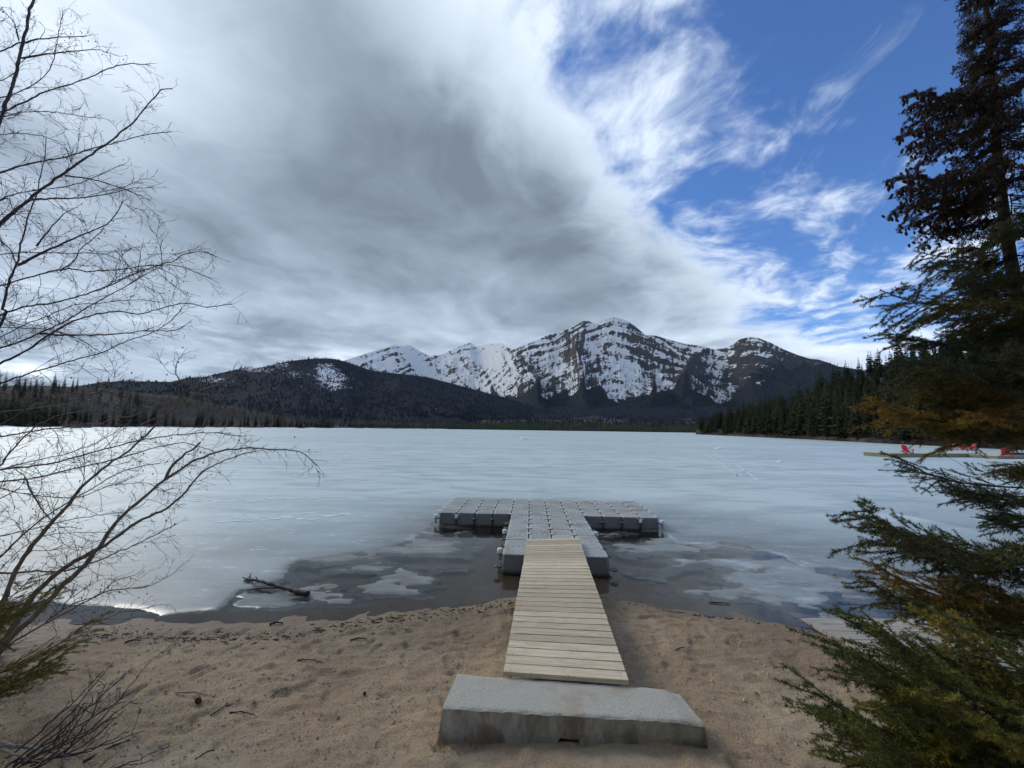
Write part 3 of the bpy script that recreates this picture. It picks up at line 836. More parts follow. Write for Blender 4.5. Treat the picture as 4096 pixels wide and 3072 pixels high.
def right_z(A, v):
    k = sstep(A, RS_A[0], RS_A[0] + 0.35)
    return -1.2 + 2.6 * sstep(v, 0, 5) + k * 46 * sstep(v, 5, 230) + 3 * sstep(v, 5, 40)

def build_banks():
    def zf(A, T, R, X, Y):
        v = R - l_shore(A)
        z = left_z(A, v) + sstep(v, 4, 30) * 3 * (fbm(X / 30, Y / 30, 3, 4) - 0.5)
        return z, {'snow': np.where(fbm(X / 9, Y / 9, 3, 7) > 0.56, 0.6, -1) * sstep(v, 14, 3), 'brown': sstep(fbm(X / 60, Y / 60, 3, 9), 0.4, 0.6)}
    polar_mesh('wooded_bank', rad(-64), rad(-8), 260, lambda A, T: l_shore(A) - 4 + 420 * T ** 1.6, 60, zf, 'bank_soil', 'low wooded bank on the left side of the lake')
    def zr(A, T, R, X, Y):
        v = R - r_shore(A)
        z = right_z(A, v) + sstep(v, 4, 30) * 2 * (fbm(X / 20, Y / 20, 3, 4) - 0.5)
        return z, {'snow': np.full_like(z, -1.0), 'brown': sstep(fbm(X / 40, Y / 40, 3, 9), 0.4, 0.6)}
    polar_mesh('wooded_point', RS_A[0] - 0.004, rad(66), 260, lambda A, T: r_shore(A) - 3 + 330 * T ** 1.6, 70, zr, 'bank_soil', 'steep wooded point on the right side of the lake')
    # snow left along the far left edge of the ice
    az = np.linspace(rad(-62), rad(-9), 500); mb = MB()
    hgt = np.clip(0.15 + 1.5 * (fbm(az * 60, az * 0, 4, 3) - 0.42), 0.02, 0.9); dep = 3 + 6 * fbm(az * 40, az * 0 + 2, 3, 5)
    rr = l_shore(az); rows = []
    for k, (dr, hh) in enumerate([(0, 0.0), (-0.35, 1.0), (-0.9, 0.55), (-1.6, 0.0)]):
        r2 = rr - 1 + dr * dep
        rows.append(np.stack([r2 * np.sin(az), r2 * np.cos(az), 0.03 + hh * hgt - (0.05 if hh == 0 else 0)], -1))
    V = np.stack(rows, 1).reshape(-1, 3)
    o = link('snow_bank', mesh('snow_bank', V, grid_faces(500, 4), True), None, MATS['snow']); o['kind'] = 'structure'
    o['label'] = 'thin line of old snow along the left shore'
build_banks()

# ------------------------------------------------------------------ forest
def conifer_crown(seed, h, rmax, tiers, nb):
    rng = np.random.default_rng(seed); V = []; F = []
    z0 = h * rng.uniform(0.06, 0.14); n = 0
    for k in range(tiers):
        u = (k + rng.uniform(-0.3, 0.3)) / tiers; u = min(max(u, 0), 0.985)
        z = z0 + (h - z0) * u
        R = rmax * (1 - u) ** 0.85 * rng.uniform(0.78, 1.1) + 0.12
        if u < 0.12: R *= 0.6 + 3.0 * u
        m = max(4, int(nb * (0.5 + 0.5 * (1 - u)))); off = rng.uniform(0, 6.28)
        for q in range(m):
            if rng.random() < 0.10: continue
            a = off + q * 6.283 / m + rng.normal(0, 0.2); r = R * rng.uniform(0.6, 1.12)
            dr = r * rng.uniform(0.12, 0.42); wd = r * rng.uniform(0.20, 0.32) + 0.06
            ca, sa = math.cos(a), math.sin(a)
            def P(rr, ww, zz): return (rr * ca - ww * sa, rr * sa + ww * ca, z + zz)
            V += [P(0.05, 0, 0.10 * r), P(r * 0.45, wd, -dr * 0.55 - 0.1), P(r * 0.5, 0, -dr * 0.2), P(r * 0.45, -wd, -dr * 0.55 - 0.12), P(r, wd * 0.1, -dr * 0.62),
                  P(r * 0.8, wd * 0.75, -dr - 0.1), P(r * 0.8, -wd * 0.75, -dr - 0.08), P(r * 0.5, 0, -dr - 0.35 * r)]
            F += [(n, n + 1, n + 2), (n, n + 2, n + 3), (n + 2, n + 5, n + 4), (n + 2, n + 4, n + 6), (n + 1, n + 5, n + 2), (n + 2, n + 6, n + 3), (n + 2, n + 4, n + 7)]
            n += 8
    V += [(0, 0, h * 1.03), (0.13, 0, h * 0.93), (-0.07, 0.11, h * 0.93), (-0.07, -0.11, h * 0.93)]
    F += [(n, n + 1, n + 2), (n, n + 2, n + 3), (n, n + 3, n + 1)]
    return np.array(V), np.array(F)

def trunk_mesh(name, h, r, bend=0.2, k=6, seed=0):
    rng = np.random.default_rng(seed); mb = MB()
    z = np.linspace(-1.0, h, 7); x = bend * np.sin(z / h * 2 + rng.uniform(0, 6)); y = bend * np.cos(z / h * 2.3 + rng.uniform(0, 6))
    mb.tube(np.stack([x - x[0], y - y[0], z], -1), np.linspace(r, r * 0.12, 7), k)
    return mb.mesh(name)

CONIFERS = []
for k, (rm, ti, nb) in enumerate([(2.6, 30, 9), (3.1, 28, 9), (2.2, 32, 8), (3.6, 26, 10), (2.8, 27, 8), (1.8, 30, 8)]):
    V, F = conifer_crown(100 + k, 20, rm, ti, nb)
    me = mesh('conifer_crown', V, F); me.materials.append(MATS['conifer_crown'])
    tm = trunk_mesh('conifer_trunk', 19, 0.26, 0.1, 6, k); tm.materials.append(MATS['conifer_bark'])
    CONIFERS.append((me, tm, V, F))

def bare_proto(seed, h=17):
    rng = np.random.default_rng(seed); mb = MB()
    for k in range(26):
        z = h * rng.uniform(0.32, 0.95); a = rng.uniform(0, 6.28); L = (h - z) * 0.45 + rng.uniform(0.6, 1.8)
        el = rng.uniform(0.5, 1.1); d = np.array([math.cos(a) * math.cos(el), math.sin(a) * math.cos(el), math.sin(el)])
        p0 = np.array([0, 0, z]); p1 = p0 + d * L * 0.5; p2 = p0 + d * L + np.array([0, 0, 0.2 * L])
        mb.tube([p0, p1, p2], [0.055, 0.035, 0.012], 3, False)
        for q in range(9):
            u = rng.uniform(0.25, 1.0); b0 = p0 + (p2 - p0) * u; dd = d + rng.normal(0, 0.5, 3); dd[2] += 0.3; dd /= np.linalg.norm(dd)
            l2 = rng.uniform(0.5, 1.3); sidev = np.cross(dd, rng.normal(0, 1, 3)); sidev = sidev / np.linalg.norm(sidev) * 0.022
            mb.add([b0 - sidev, b0 + sidev, b0 + dd * l2], [[0, 1, 2]])
    m = mb.mesh('bare_crown'); m.materials.append(MATS['bare_crown'])
    t = trunk_mesh('bare_trunk', h * 0.96, 0.15, 0.35, 5, seed); t.materials.append(MATS['pale_bark'])
    return m, t
BARES = [bare_proto(300 + k) for k in range(5)]

def plant(name, protos, x, y, z, h, h0, label, cat, group, rng, wide=1.0):
    me, tm = protos[rng.integers(len(protos))][:2]
    r = empty(name, (x, y, z)); s = h / h0; r.scale = (s * wide, s * wide, s); r.rotation_euler = (0, 0, rng.uniform(0, 6.28))
    tag(r, label, cat, group)
    for nm, m in (('trunk', tm), ('crown', me)):
        o = bpy.data.objects.new(nm, m); C.objects.link(o); o.parent = r
    return r

def bulk(name, V, F, items, mat, label):
    """items: x,y,z,s,wide,rot -> one merged object"""
    n = len(V); Vs = []; Fs = []
    for k, (x, y, z, s, w, a) in enumerate(items):
        c, sn = math.cos(a), math.sin(a)
        Vs.append(np.stack([x + s * w * (V[:, 0] * c - V[:, 1] * sn), y + s * w * (V[:, 0] * sn + V[:, 1] * c), z + s * V[:, 2]], -1)); Fs.append(F + k * n)
    o = link(name, mesh(name, np.concatenate(Vs), np.concatenate(Fs)), None, MATS[mat]); tag(o, label, kind='stuff')
    return o

def build_forest():
    rng = np.random.default_rng(77)
    # right point
    near = []; far = []
    amax = rad(57)
    for k in range(1500):
        a = RS_A[0] + 0.002 + (amax - RS_A[0]) * rng.random() ** 0.9
        rs = r_shore(a)
        v = 3 + 250 * rng.random() ** 1.6
        lim = 45 + 400 * max(0, a - RS_A[0])
        if v > lim: continue
        h = rng.uniform(13, 23) * (0.75 if v < 9 else 1.0) * (0.8 + 0.2 * min(1, (a - RS_A[0]) / 0.06))
        if a > rad(40): h *= 0.82
        near.append((v / (rs), a, v, h))
    pts = []
    for _, a, v, h in near:
        r = r_shore(a) + v; x, y = r * math.sin(a), r * math.cos(a)
        if any((x - q[0]) ** 2 + (y - q[1]) ** 2 < (2.2 + 0.010 * v) ** 2 for q in pts): continue
        pts.append((x, y, float(right_z(np.array(a), np.array(v))) - 0.3, h, a, v))
    # the ones that show largest: nearest the shore
    pts.sort(key=lambda q: q[5] + 0.12 * math.hypot(q[0], q[1]))
    for q in pts[:185]:
        edge = q[5] < 10
        plant('conifer_tree', CONIFERS, q[0], q[1], q[2], q[3], 20, 'dark conifer at the water edge of the wooded point on the right' if edge else 'dark conifer inside the dense stand on the right-hand point', 'tree',
              'conifers at the edge of the right point' if edge else 'conifers of the stand on the right point', rng, rng.uniform(0.85, 1.6))
    rest = pts[185:]
    V, F = CONIFERS[1][2], CONIFERS[1][3]
    bulk('conifer_forest', V, F, [(q[0], q[1], q[2], q[3] / 20, rng.uniform(0.9, 1.3), rng.uniform(0, 6.28)) for q in rest[:420]], 'conifer_crown', 'dense dark conifer forest covering the hill above the right point')
    # left bank
    L = []
    for k in range(1700):
        a = rad(rng.uniform(-58, -9)); v = 3 + 300 * rng.random() ** 1.5
        if v > 40 + 300 * sstep(-a, rad(12), rad(30)): continue
        r = l_shore(a) + v; x, y = r * math.sin(a), r * math.cos(a)
        if any((x - q[0]) ** 2 + (y - q[1]) ** 2 < (2.6 + 0.006 * v) ** 2 for q in L): continue
        nz = float(fbm(np.array(x / 45.0), np.array(y / 45.0), 3, 5))
        kind = 'c' if (nz > 0.53 or (v < 22 and rng.random() < 0.45) or (v > 230 and rng.random() < 0.8) or rng.random() < 0.10) else 'b'
        L.append((x, y, float(left_z(np.array(a), np.array(v))) - 0.3, v, a, kind))
    L.sort(key=lambda q: q[3] + 0.1 * math.hypot(q[0], q[1]))
    nc = nb = 0; restc = []; restb = []
    for q in L:
        if q[5] == 'c':
            h = rng.uniform(8, 18)
            if nc < 112:
                plant('conifer_tree', CONIFERS, q[0], q[1], q[2], h, 20, 'dark conifer along the snowy waterline of the left bank' if q[3] < 22 else 'dark conifer among bare trees up on the left bank', 'tree', 'conifers along the left waterline' if q[3] < 22 else 'conifers up on the left bank', rng, rng.uniform(0.9, 1.5)); nc += 1
            else: restc.append((q[0], q[1], q[2], h / 20, rng.uniform(0.9, 1.3), rng.uniform(0, 6)))
        else:
            h = rng.uniform(11, 17)
            if nb < 190:
                plant('bare_aspen', BARES, q[0], q[1], q[2], h, 17, 'leafless grey aspen on the left bank', 'tree', 'leafless aspens on the left bank', rng, rng.uniform(1.0, 1.5)); nb += 1
            else: restb.append((q[0], q[1], q[2], h / 17, rng.uniform(1.0, 1.5), rng.uniform(0, 6)))
    V, F = CONIFERS[2][2], CONIFERS[2][3]
    if restc: bulk('conifer_forest', V, F, restc[:300], 'conifer_crown', 'dark conifers standing along the crest of the left bank')
    if restb:
        me = BARES[1][0]; Vb = np.zeros(len(me.vertices) * 3, np.float32); me.vertices.foreach_get('co', Vb); Vb = Vb.reshape(-1, 3)
        Fb = [tuple(p.vertices) for p in me.polygons]; Ft = []
        for f in Fb:
            Ft.append(f[:3])
            if len(f) == 4: Ft.append((f[0], f[2], f[3]))
        bulk('aspen_wood', Vb, np.array(Ft), restb[:260], 'bare_crown', 'grey leafless aspen wood high on the left bank')
    # forest on the far hill and slope: one mass of tiny crowns
    fv = []; ff = []; n = 0
    for zz, r0, z1 in ((0.0, 3.2, 11), (6, 2.2, 18)):
        for q in range(4): fv.append((r0 * math.cos(q * 1.571 + zz), r0 * math.sin(q * 1.571 + zz), zz))
        fv.append((0, 0, z1)); ff += [(n + q, n + (q + 1) % 4, n + 4) for q in range(4)]; n += 5
    items = []
    for (Ag, Rg, Zg), cnt in ((HILL_GRID[0], 14000), (HILL_GRID[1], 9000), (HILL_GRID[2], 42000)):
        na, nt = Ag.shape
        ii = rng.integers(0, na - 1, cnt); jj = rng.integers(int(nt * 0.12), nt - 1, cnt); fr = rng.random(cnt)
        a_ = Ag[ii, jj] + (Ag[ii + 1, jj] - Ag[ii, jj]) * fr; r_ = Rg[ii, jj]; z_ = Zg[ii, jj] + (Zg[ii + 1, jj] - Zg[ii, jj]) * fr
        dens = fbm(a_ * 60, r_ / 90, 4, 12)
        for k in range(cnt):
            if dens[k] < 0.42 or z_[k] < 8 or (cnt == 42000 and (z_[k] > 330 + 620 * (dens[k] - 0.42) / 0.3 + 0.0 * r_[k])): continue
            items.append((r_[k] * math.sin(a_[k]), r_[k] * math.cos(a_[k]), z_[k] - 1, rng.uniform(0.5, 1.05), rng.uniform(0.9, 1.5), rng.uniform(0, 6)))
    bulk('hillside_forest', np.array(fv, float), np.array(ff), items, 'far_crown', 'dark conifer forest covering the far hill and slopes')
    # far shore strip: reads as one mass
    items = []
    for k in range(3600):
        a = rad(rng.uniform(-22, 26)); r = 1086 + 420 * rng.random() ** 1.8
        g = float(fbm(np.array(a * 30), np.array(r / 130.0), 3, 2))
        if g < 0.36: continue
        z = -3 + max(0, (r - 1090) / 3300.0) ** 1.25 * 270 + 5.0
        items.append((r * math.sin(a), r * math.cos(a), z, rng.uniform(0.35, 1.0) * (0.65 + g * 0.5), rng.uniform(0.8, 1.4), rng.uniform(0, 6)))
    Vc = []; Fc = []; n = 0
    for zz, r0, z1 in ((1.0, 2.6, 9), (6, 2.0, 14), (11, 1.3, 20)):
        for q in range(5):
            a = q * 1.2566 + zz; Vc.append((r0 * math.cos(a) * (0.8 + 0.4 * (q % 2)), r0 * math.sin(a), zz))
        Vc.append((0, 0, z1)); Fc += [(n + q, n + (q + 1) % 5, n + 5) for q in range(5)]; n += 6
    bulk('far_shore_forest', np.array(Vc, float), np.array(Fc), items, 'conifer_crown', 'thin dark line of conifers along the far shore')
    # wood on the bank at the back of the beach, behind the viewpoint
    items = []
    for k in range(70):
        x = rng.uniform(-32, 32); y = rng.uniform(-24, -9) - 0.004 * x * x
        items.append((x, y, 0.9, rng.uniform(0.55, 0.95), rng.uniform(1.1, 1.6), rng.uniform(0, 6)))
    bulk('beach_wood', CONIFERS[3][2], CONIFERS[3][3], items, 'conifer_crown', 'conifer wood on the bank at the back of the beach')
    # low leafless scrub along the right shore
    items = []
    for k in range(420):
        a = RS_A[0] + (amax - RS_A[0]) * rng.random(); v = rng.uniform(0.5, 9); r = r_shore(a) + v
        items.append((r * math.sin(a), r * math.cos(a), float(right_z(np.array(a), np.array(v))) - 0.6, rng.uniform(0.10, 0.22), rng.uniform(1.2, 2.2), rng.uniform(0, 6)))
    me = BARES[0][0]; Vb = np.zeros(len(me.vertices) * 3, np.float32); me.vertices.foreach_get('co', Vb); Vb = Vb.reshape(-1, 3).copy(); Vb[:, 2] -= 4
    Ft = []
    for p in me.polygons:
        f = tuple(p.vertices); Ft.append(f[:3])
        if len(f) == 4: Ft.append((f[0], f[2], f[3]))
    bulk('shore_scrub', Vb, np.array(Ft), items, 'twig_bark', 'low leafless brown scrub along the right shore')
build_forest()

# ------------------------------------------------------------------ floating dock
def pontoon_cube():
    """one 0.5 m float: rounded shell with cut corners and raised tread pads; origin centre of top"""
    mb = MB(); H = 0.40; a = 0.2455; cc = 0.034
    def ring(s, c, z):
        return [(s - c, -s, z), (s, -s + c, z), (s, s - c, z), (s - c, s, z), (-s + c, s, z), (-s, s - c, z), (-s, -s + c, z), (-s + c, -s, z)]
    lv = [(a - 0.03, 0.05, -H), (a - 0.004, cc, -H + 0.03), (a, cc, -H + 0.06), (a, cc, -0.19), (a - 0.003, cc * 1.2, -0.10), (a - 0.004, cc * 1.25, -0.045), (a - 0.008, cc * 1.3, -0.012), (a - 0.018, cc * 1.25, -0.003), (a - 0.03, cc * 1.1, -0.003)]
    V = [p for s, c, z in lv for p in ring(s, c, z)]; n = len(lv); F = []
    for k in range(n - 1):
        for q in range(8):
            F.append((k * 8 + q, k * 8 + (q + 1) % 8, (k + 1) * 8 + (q + 1) % 8, (k + 1) * 8 + q))
    V.append((0, 0, -0.003)); V.append((0, 0, -H)); t = len(V)
    F3 = [((n - 1) * 8 + q, (n - 1) * 8 + (q + 1) % 8, t - 2) for q in range(8)] + [((q + 1) % 8, q, t - 1) for q in range(8)]
    mb.add2(np.array(V), F, F3)
    N = 7; w = 0.385 / N
    for i in range(N):
        for j in range(N):
            if (i + j) % 2: continue
            x = -0.1925 + (i + 0.5) * w; y = -0.1925 + (j + 0.5) * w; g = w / 2 - 0.001; b = w / 2 - 0.005; z1 = 0.0025
            v = [(x - g, y - g, -0.003), (x + g, y - g, -0.003), (x + g, y + g, -0.003), (x - g, y + g, -0.003), (x - b, y - b, z1), (x + b, y - b, z1), (x + b, y + b, z1), (x - b, y + b, z1)]
            mb.add(v, [(4, 5, 6, 7), (0, 1, 5, 4), (1, 2, 6, 5), (2, 3, 7, 6), (3, 0, 4, 7)])
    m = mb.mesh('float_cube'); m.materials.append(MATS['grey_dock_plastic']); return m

def disc_mesh(name, prof, k=14, mat=None, sx=1.0, sy=1.0):
    mb = MB(); th = np.arange(k) * 2 * np.pi / k; V = []; n = len(prof)
    for r, z in prof: V += [(sx * r * math.cos(t), sy * r * math.sin(t), z) for t in th]
    F = [(i * k + q, i * k + (q + 1) % k, (i + 1) * k + (q + 1) % k, (i + 1) * k + q) for i in range(n - 1) for q in range(k)]
    mb.add2(np.array(V), F, [])
    m = mb.mesh(name, True); m.materials.append(MATS[mat]); return m

def build_dock():
    c0 = dock_xy(6, 5); root = empty('floating_dock', (c0[0], c0[1], 0))
    tag(root, 'T-shaped floating dock of grey plastic cubes with white corner caps', 'dock')
    cube = pontoon_cube()
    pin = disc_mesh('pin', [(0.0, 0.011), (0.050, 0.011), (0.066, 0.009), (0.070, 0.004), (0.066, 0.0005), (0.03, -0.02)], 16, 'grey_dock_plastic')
    cap = disc_mesh('cap', [(0.0, 0.075), (0.035, 0.074), (0.055, 0.062), (0.062, 0.04), (0.064, -0.01), (0.055, -0.035), (0.035, -0.042), (0.032, -0.16), (0.0, -0.16)], 10, 'white_plastic')
    lug = disc_mesh('lug', [(0.024, 0.010), (0.030, 0.016), (0.066, 0.014), (0.078, 0.005), (0.078, -0.008), (0.066, -0.016), (0.028, -0.016), (0.024, 0.010)], 14, 'dark_fitting', 1.0, 1.0)
    rng = np.random.default_rng(8)
    def put(nm, me, i, j, z, rz=0.0, jit=0.0):
        xy = dock_xy(i, j); o = link(nm, me, root); o.location = (xy[0], xy[1], z); o.rotation_euler = (rng.normal(0, jit), rng.normal(0, jit), DY + rz)
        return o
    cells = [(i, j) for i in range(12) for j in range(5)] + [(i, j) for i in range(4, 8) for j in range(5, 12)]
    cs = set(cells)
    for i, j in cells:
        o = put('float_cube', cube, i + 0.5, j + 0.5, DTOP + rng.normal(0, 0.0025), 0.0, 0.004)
    corners = {(i + a, j + b) for i, j in cells for a in (0, 1) for b in (0, 1)}
    for (i, j) in sorted(corners):
        nb = [(i - 1, j - 1) in cs, (i, j - 1) in cs, (i - 1, j) in cs, (i, j) in cs]
        if sum(nb) == 4:
            put('pin', pin, i, j, DTOP, rng.uniform(0, 3))
            continue
        # outward direction of the edge
        ox = (0.0 + (not nb[1]) + (not nb[3])) - (0.0 + (not nb[0]) + (not nb[2])); oy = (0.0 + (not nb[2]) + (not nb[3])) - (0.0 + (not nb[0]) + (not nb[1]))
        ox, oy = np.sign(ox), np.sign(oy)
        if sum(nb) == 3:
            put('pin', pin, i, j, DTOP, 0); continue
        k = 0.085
        li, lj = i + ox * k, j + oy * k
        z = DTOP - 0.135
        cleat = (i, j) in ((1, 5), (11, 5))
        white = (i in (0, 12)) or (j == 0) or ((i, j) in ((4, 8), (8, 8))) or (i == 4 and j == 11)
        if cleat:
            put('lug', lug, li, lj, z)
            mb = MB(); mb.tube([(0, 0, -0.05), (0, 0, 0.0), (0, 0, 0.05), (0, 0, 0.075)], [0.028, 0.045, 0.036, 0.014], 10)
            mb.tube([(-0.085, 0, 0.092), (-0.04, 0, 0.080), (0, 0, 0.077), (0.04, 0, 0.080), (0.085, 0, 0.092)], [0.007, 0.010, 0.013, 0.010, 0.007], 8)
            m = mb.mesh('cleat', True); m.materials.append(MATS['white_plastic'])
            put('cleat', m, li, lj, z + 0.012)
        elif white:
            put('lug', lug, li, lj, z - 0.01); put('corner_cap', cap, i + ox * 0.13, j + oy * 0.13, z + 0.02 + rng.normal(0, 0.006), rng.uniform(0, 1))
        else:
            put('lug', lug, i + ox * 0.12, j + oy * 0.12, z if j != 12 else DTOP - 0.20)
build_dock()

# ------------------------------------------------------------------ wooden ramp
def build_ramp():
    zn, zf_ = CAMZ - 2.17, DTOP + 0.052
    A = at_z(2013, 2687, zn); B = at_z(2516.5, 2723, zn); Cc = at_z(2109, 2157, zf_); Dd = at_z(2315, 2151, zf_ + 0.055)
    root = empty('wooden_ramp', (A[0] * 0.5 + B[0] * 0.5, A[1] * 0.5 + B[1] * 0.5, 0))
    tag(root, 'pale wooden plank ramp leading from the concrete block to the floating dock', 'ramp')
    N = 33; rng = np.random.default_rng(4)
    for k in range(N):
        u0 = k / N; u1 = (k + 1) / N
        l0, l1 = A + (Cc - A) * u0, A + (Cc - A) * u1; r0, r1 = B + (Dd - B) * u0, B + (Dd - B) * u1
        lm, rm = (l0 + l1) / 2, (r0 + r1) / 2
        ex = rm - lm; W = np.linalg.norm(ex); ex /= W; fy = (l1 - l0); L = np.linalg.norm(fy); fy = fy - ex * (fy @ ex); fy /= np.linalg.norm(fy); ez = np.cross(ex, fy)
        hw = W / 2 + rng.normal(0, 0.0025); hl = L / 2 - 0.0055; th = 0.038; bv = 0.003
        prof = [(-hl, -th), (-hl, -bv), (-hl + bv * 0.4, -bv * 0.35), (-hl + bv, 0), (hl - bv, 0), (hl - bv * 0.4, -bv * 0.35), (hl, -bv), (hl, -th)]
        V = []; m = 9
        for q in range(m):
            x = -hw + 2 * hw * q / (m - 1); wob = 0.0012 * rng.normal()
            V += [(x, y + wob, z + 0.0008 * rng.normal()) for y, z in prof]
        F = [(q * 8 + p, (q + 1) * 8 + p, (q + 1) * 8 + (p + 1) % 8, q * 8 + (p + 1) % 8) for q in range(m - 1) for p in range(8)]
        mb = MB(); mb.add2(np.array(V), F, [])
        e0 = list(range(8)); e1 = [(m - 1) * 8 + p for p in range(8)]
        mb.f3 += [np.array([(e0[0], e0[p], e0[p + 1]) for p in range(1, 7)]), np.array([(e1[0], e1[p + 1], e1[p]) for p in range(1, 7)])]
        me = mb.mesh('plank'); me.materials.append(MATS['ramp_plank'])
        o = link('plank', me, root)
        c = (lm + rm) / 2
        o.matrix_basis = Matrix(((ex[0], fy[0], ez[0], c[0]), (ex[1], fy[1], ez[1], c[1]), (ex[2], fy[2], ez[2], c[2]), (0, 0, 0, 1)))
        # nail heads, two at each end
        nb = MB()
        for sx in (-1, 1):
            for yy in (-0.36, 0.36):
                x = sx * (hw - 0.055 - rng.uniform(0, 0.012)); y = yy * 2 * hl + rng.normal(0, 0.004)
                th_ = np.arange(6) * math.pi / 3
                nb.add(np.c_[x + 0.0048 * np.cos(th_), y + 0.0048 * np.sin(th_), np.full(6, 0.0011)], [(0, 1, 2), (0, 2, 3), (0, 3, 4), (0, 4, 5)])
        nm = nb.mesh('nails'); nm.materials.append(MATS['nail_metal'])
        no = bpy.data.objects.new('nails', nm); C.objects.link(no); no.parent = o; no['kind'] = 'stuff'
    for s in (0.04, 0.5, 0.96):
        p0 = A + (B - A) * s; p1 = Cc + (Dd - Cc) * s
        d = p1 - p0; L = np.linalg.norm(d); d /= L
        p0 = p0 + d * 0.26; p1 = p1 - d * 1.55; c = (p0 + p1) / 2; c[2] -= 0.04 + 0.075
        ex = np.cross(d, (0, 0, 1.0)); ex /= np.linalg.norm(ex); ez = np.cross(ex, d)
        mb = MB(); mb.box(c, (0.019, np.linalg.norm(p1 - p0) / 2, 0.07), np.stack([ex, d, ez], 1))
        m = mb.mesh('stringer'); m.materials.append(MATS['ramp_underside']); link('stringer', m, root)
build_ramp()

# ------------------------------------------------------------------ concrete block
def build_block():
    zt = CAMZ - 2.215; zb = 0.02
    bl, br = at_z(1831, 2694, zt), at_z(2712, 2758, zt - 0.0); fl, fr = at_z(1769, 2830, zt), at_z(2818, 2890, zt - 0.01)
    fbl, fbr = at_z(1746, 3000, 0.13), at_z(2836, 3042, 0.10)
    fbl = fl + (fbl - fl) * (zt - zb) / (zt - 0.13); fbr = fr + (fbr - fr) * (zt - 0.01 - zb) / (zt - 0.11)
    back = np.array([0.02, 0.07, 0]);
    bbl = bl + np.array([-0.06, 0.05, zb - zt]); bbr = br + np.array([0.10, 0.05, zb - zt])
    nx, nyt, nz = 84, 24, 16; rng = np.random.default_rng(2)
    prof = [('f', t) for t in np.linspace(0, 1, nz)] + [('t', t) for t in np.linspace(0, 1, nyt)[1:]] + [('b', t) for t in np.linspace(0, 1, nz)[1:]]
    us = np.linspace(0, 1, nx); V = np.zeros((nx, len(prof), 3))
    L = np.linalg.norm(fr - fl)
    for k, (s, t) in enumerate(prof):
        if s == 'f': a, b = fbl + (fl - fbl) * t, fbr + (fr - fbr) * t
        elif s == 't': a, b = fl + (bl - fl) * t, fr + (br - fr) * t
        else: a, b = bl + (bbl - bl) * t, br + (bbr - br) * t
        V[:, k] = a + (b - a) * us[:, None]
    X = us[:, None] * L * np.ones(len(prof)); Yp = np.arange(len(prof))[None] * 0.025 * np.ones((nx, 1))
    ztop = V[:, nz - 1:nz + nyt - 1].copy()
    # worn arrises: pull the upper edges in a little
    for e, w in ((nz - 1, 1.0), (nz + nyt - 2, 0.6)):
        cut = 0.008 + 0.030 * np.clip(fbm(us * 22, us * 0 + e, 5, 5, 0.6) - 0.38, 0, 1)
        V[:, e, 2] -= cut * w
        V[:, e - 1, 2] -= 0.25 * cut * w; V[:, e + 1, 2] -= 0.25 * cut * w
    # right end slumps in a rounded chamfer
    sl = sstep(us, 0.90, 1.0)[:, None] * (np.arange(len(prof))[None] >= nz - 2)
    V[:, :, 2] -= 0.022 * sl ** 1.5 * (V[:, :, 2] - zb) / (zt - zb)
    # chunk broken out of the back right corner
    ch = sstep(us, 0.93, 0.99)[:, None] * sstep(np.arange(len(prof)), nz + nyt * 0.72, nz + nyt - 1)[None]
    V[:, :, 2] -= 0.012 * ch
    # chip and slot in the middle of the front face
    up = us * L
    front = np.arange(len(prof)) < nz
    slot = ((us > 0.452) & (us < 0.528))[:, None] & front[None] & (np.linspace(0, 1, nz).tolist() + [9] * (len(prof) - nz) < np.array(0.47))[None]
    V[:, :, 1] += np.where(slot, 0.11, 0)
    groove = (np.exp(-((us - 0.462) / 0.008) ** 2))[:, None] * front[None]; V[:, :, 1] += 0.012 * groove
    nzz = 0.006 * (fbm(X * 9, Yp * 9, 5, 6) - 0.5); V[:, :, 2] += nzz; V[:, :, 1] += 0.010 * (fbm(X * 6 + 3, Yp * 8, 5, 16) - 0.5)
    np_ = len(prof); F = [grid_faces(nx, np_)]
    Vf = V.reshape(-1, 3)
    e0 = np.arange(np_); e1 = (nx - 1) * np_ + np.arange(np_)
    Vf = np.vstack([Vf, V[0].mean(0), V[-1].mean(0)]); c0, c1 = len(Vf) - 2, len(Vf) - 1
    T = [(c0, e0[k + 1], e0[k]) for k in range(np_ - 1)] + [(c1, e1[k], e1[k + 1]) for k in range(np_ - 1)]
    root = empty('concrete_block', ((fl[0] + fr[0]) / 2, (fl[1] + br[1]) / 2, zb))
    tag(root, 'long low weathered concrete block at the near end of the wooden ramp', 'concrete block')
    body = link('body', mesh('block', Vf, [F[0], np.array(T)], False), root, MATS['weathered_concrete'])
    return fl, fr, bl, br, zt
BLK = build_block()

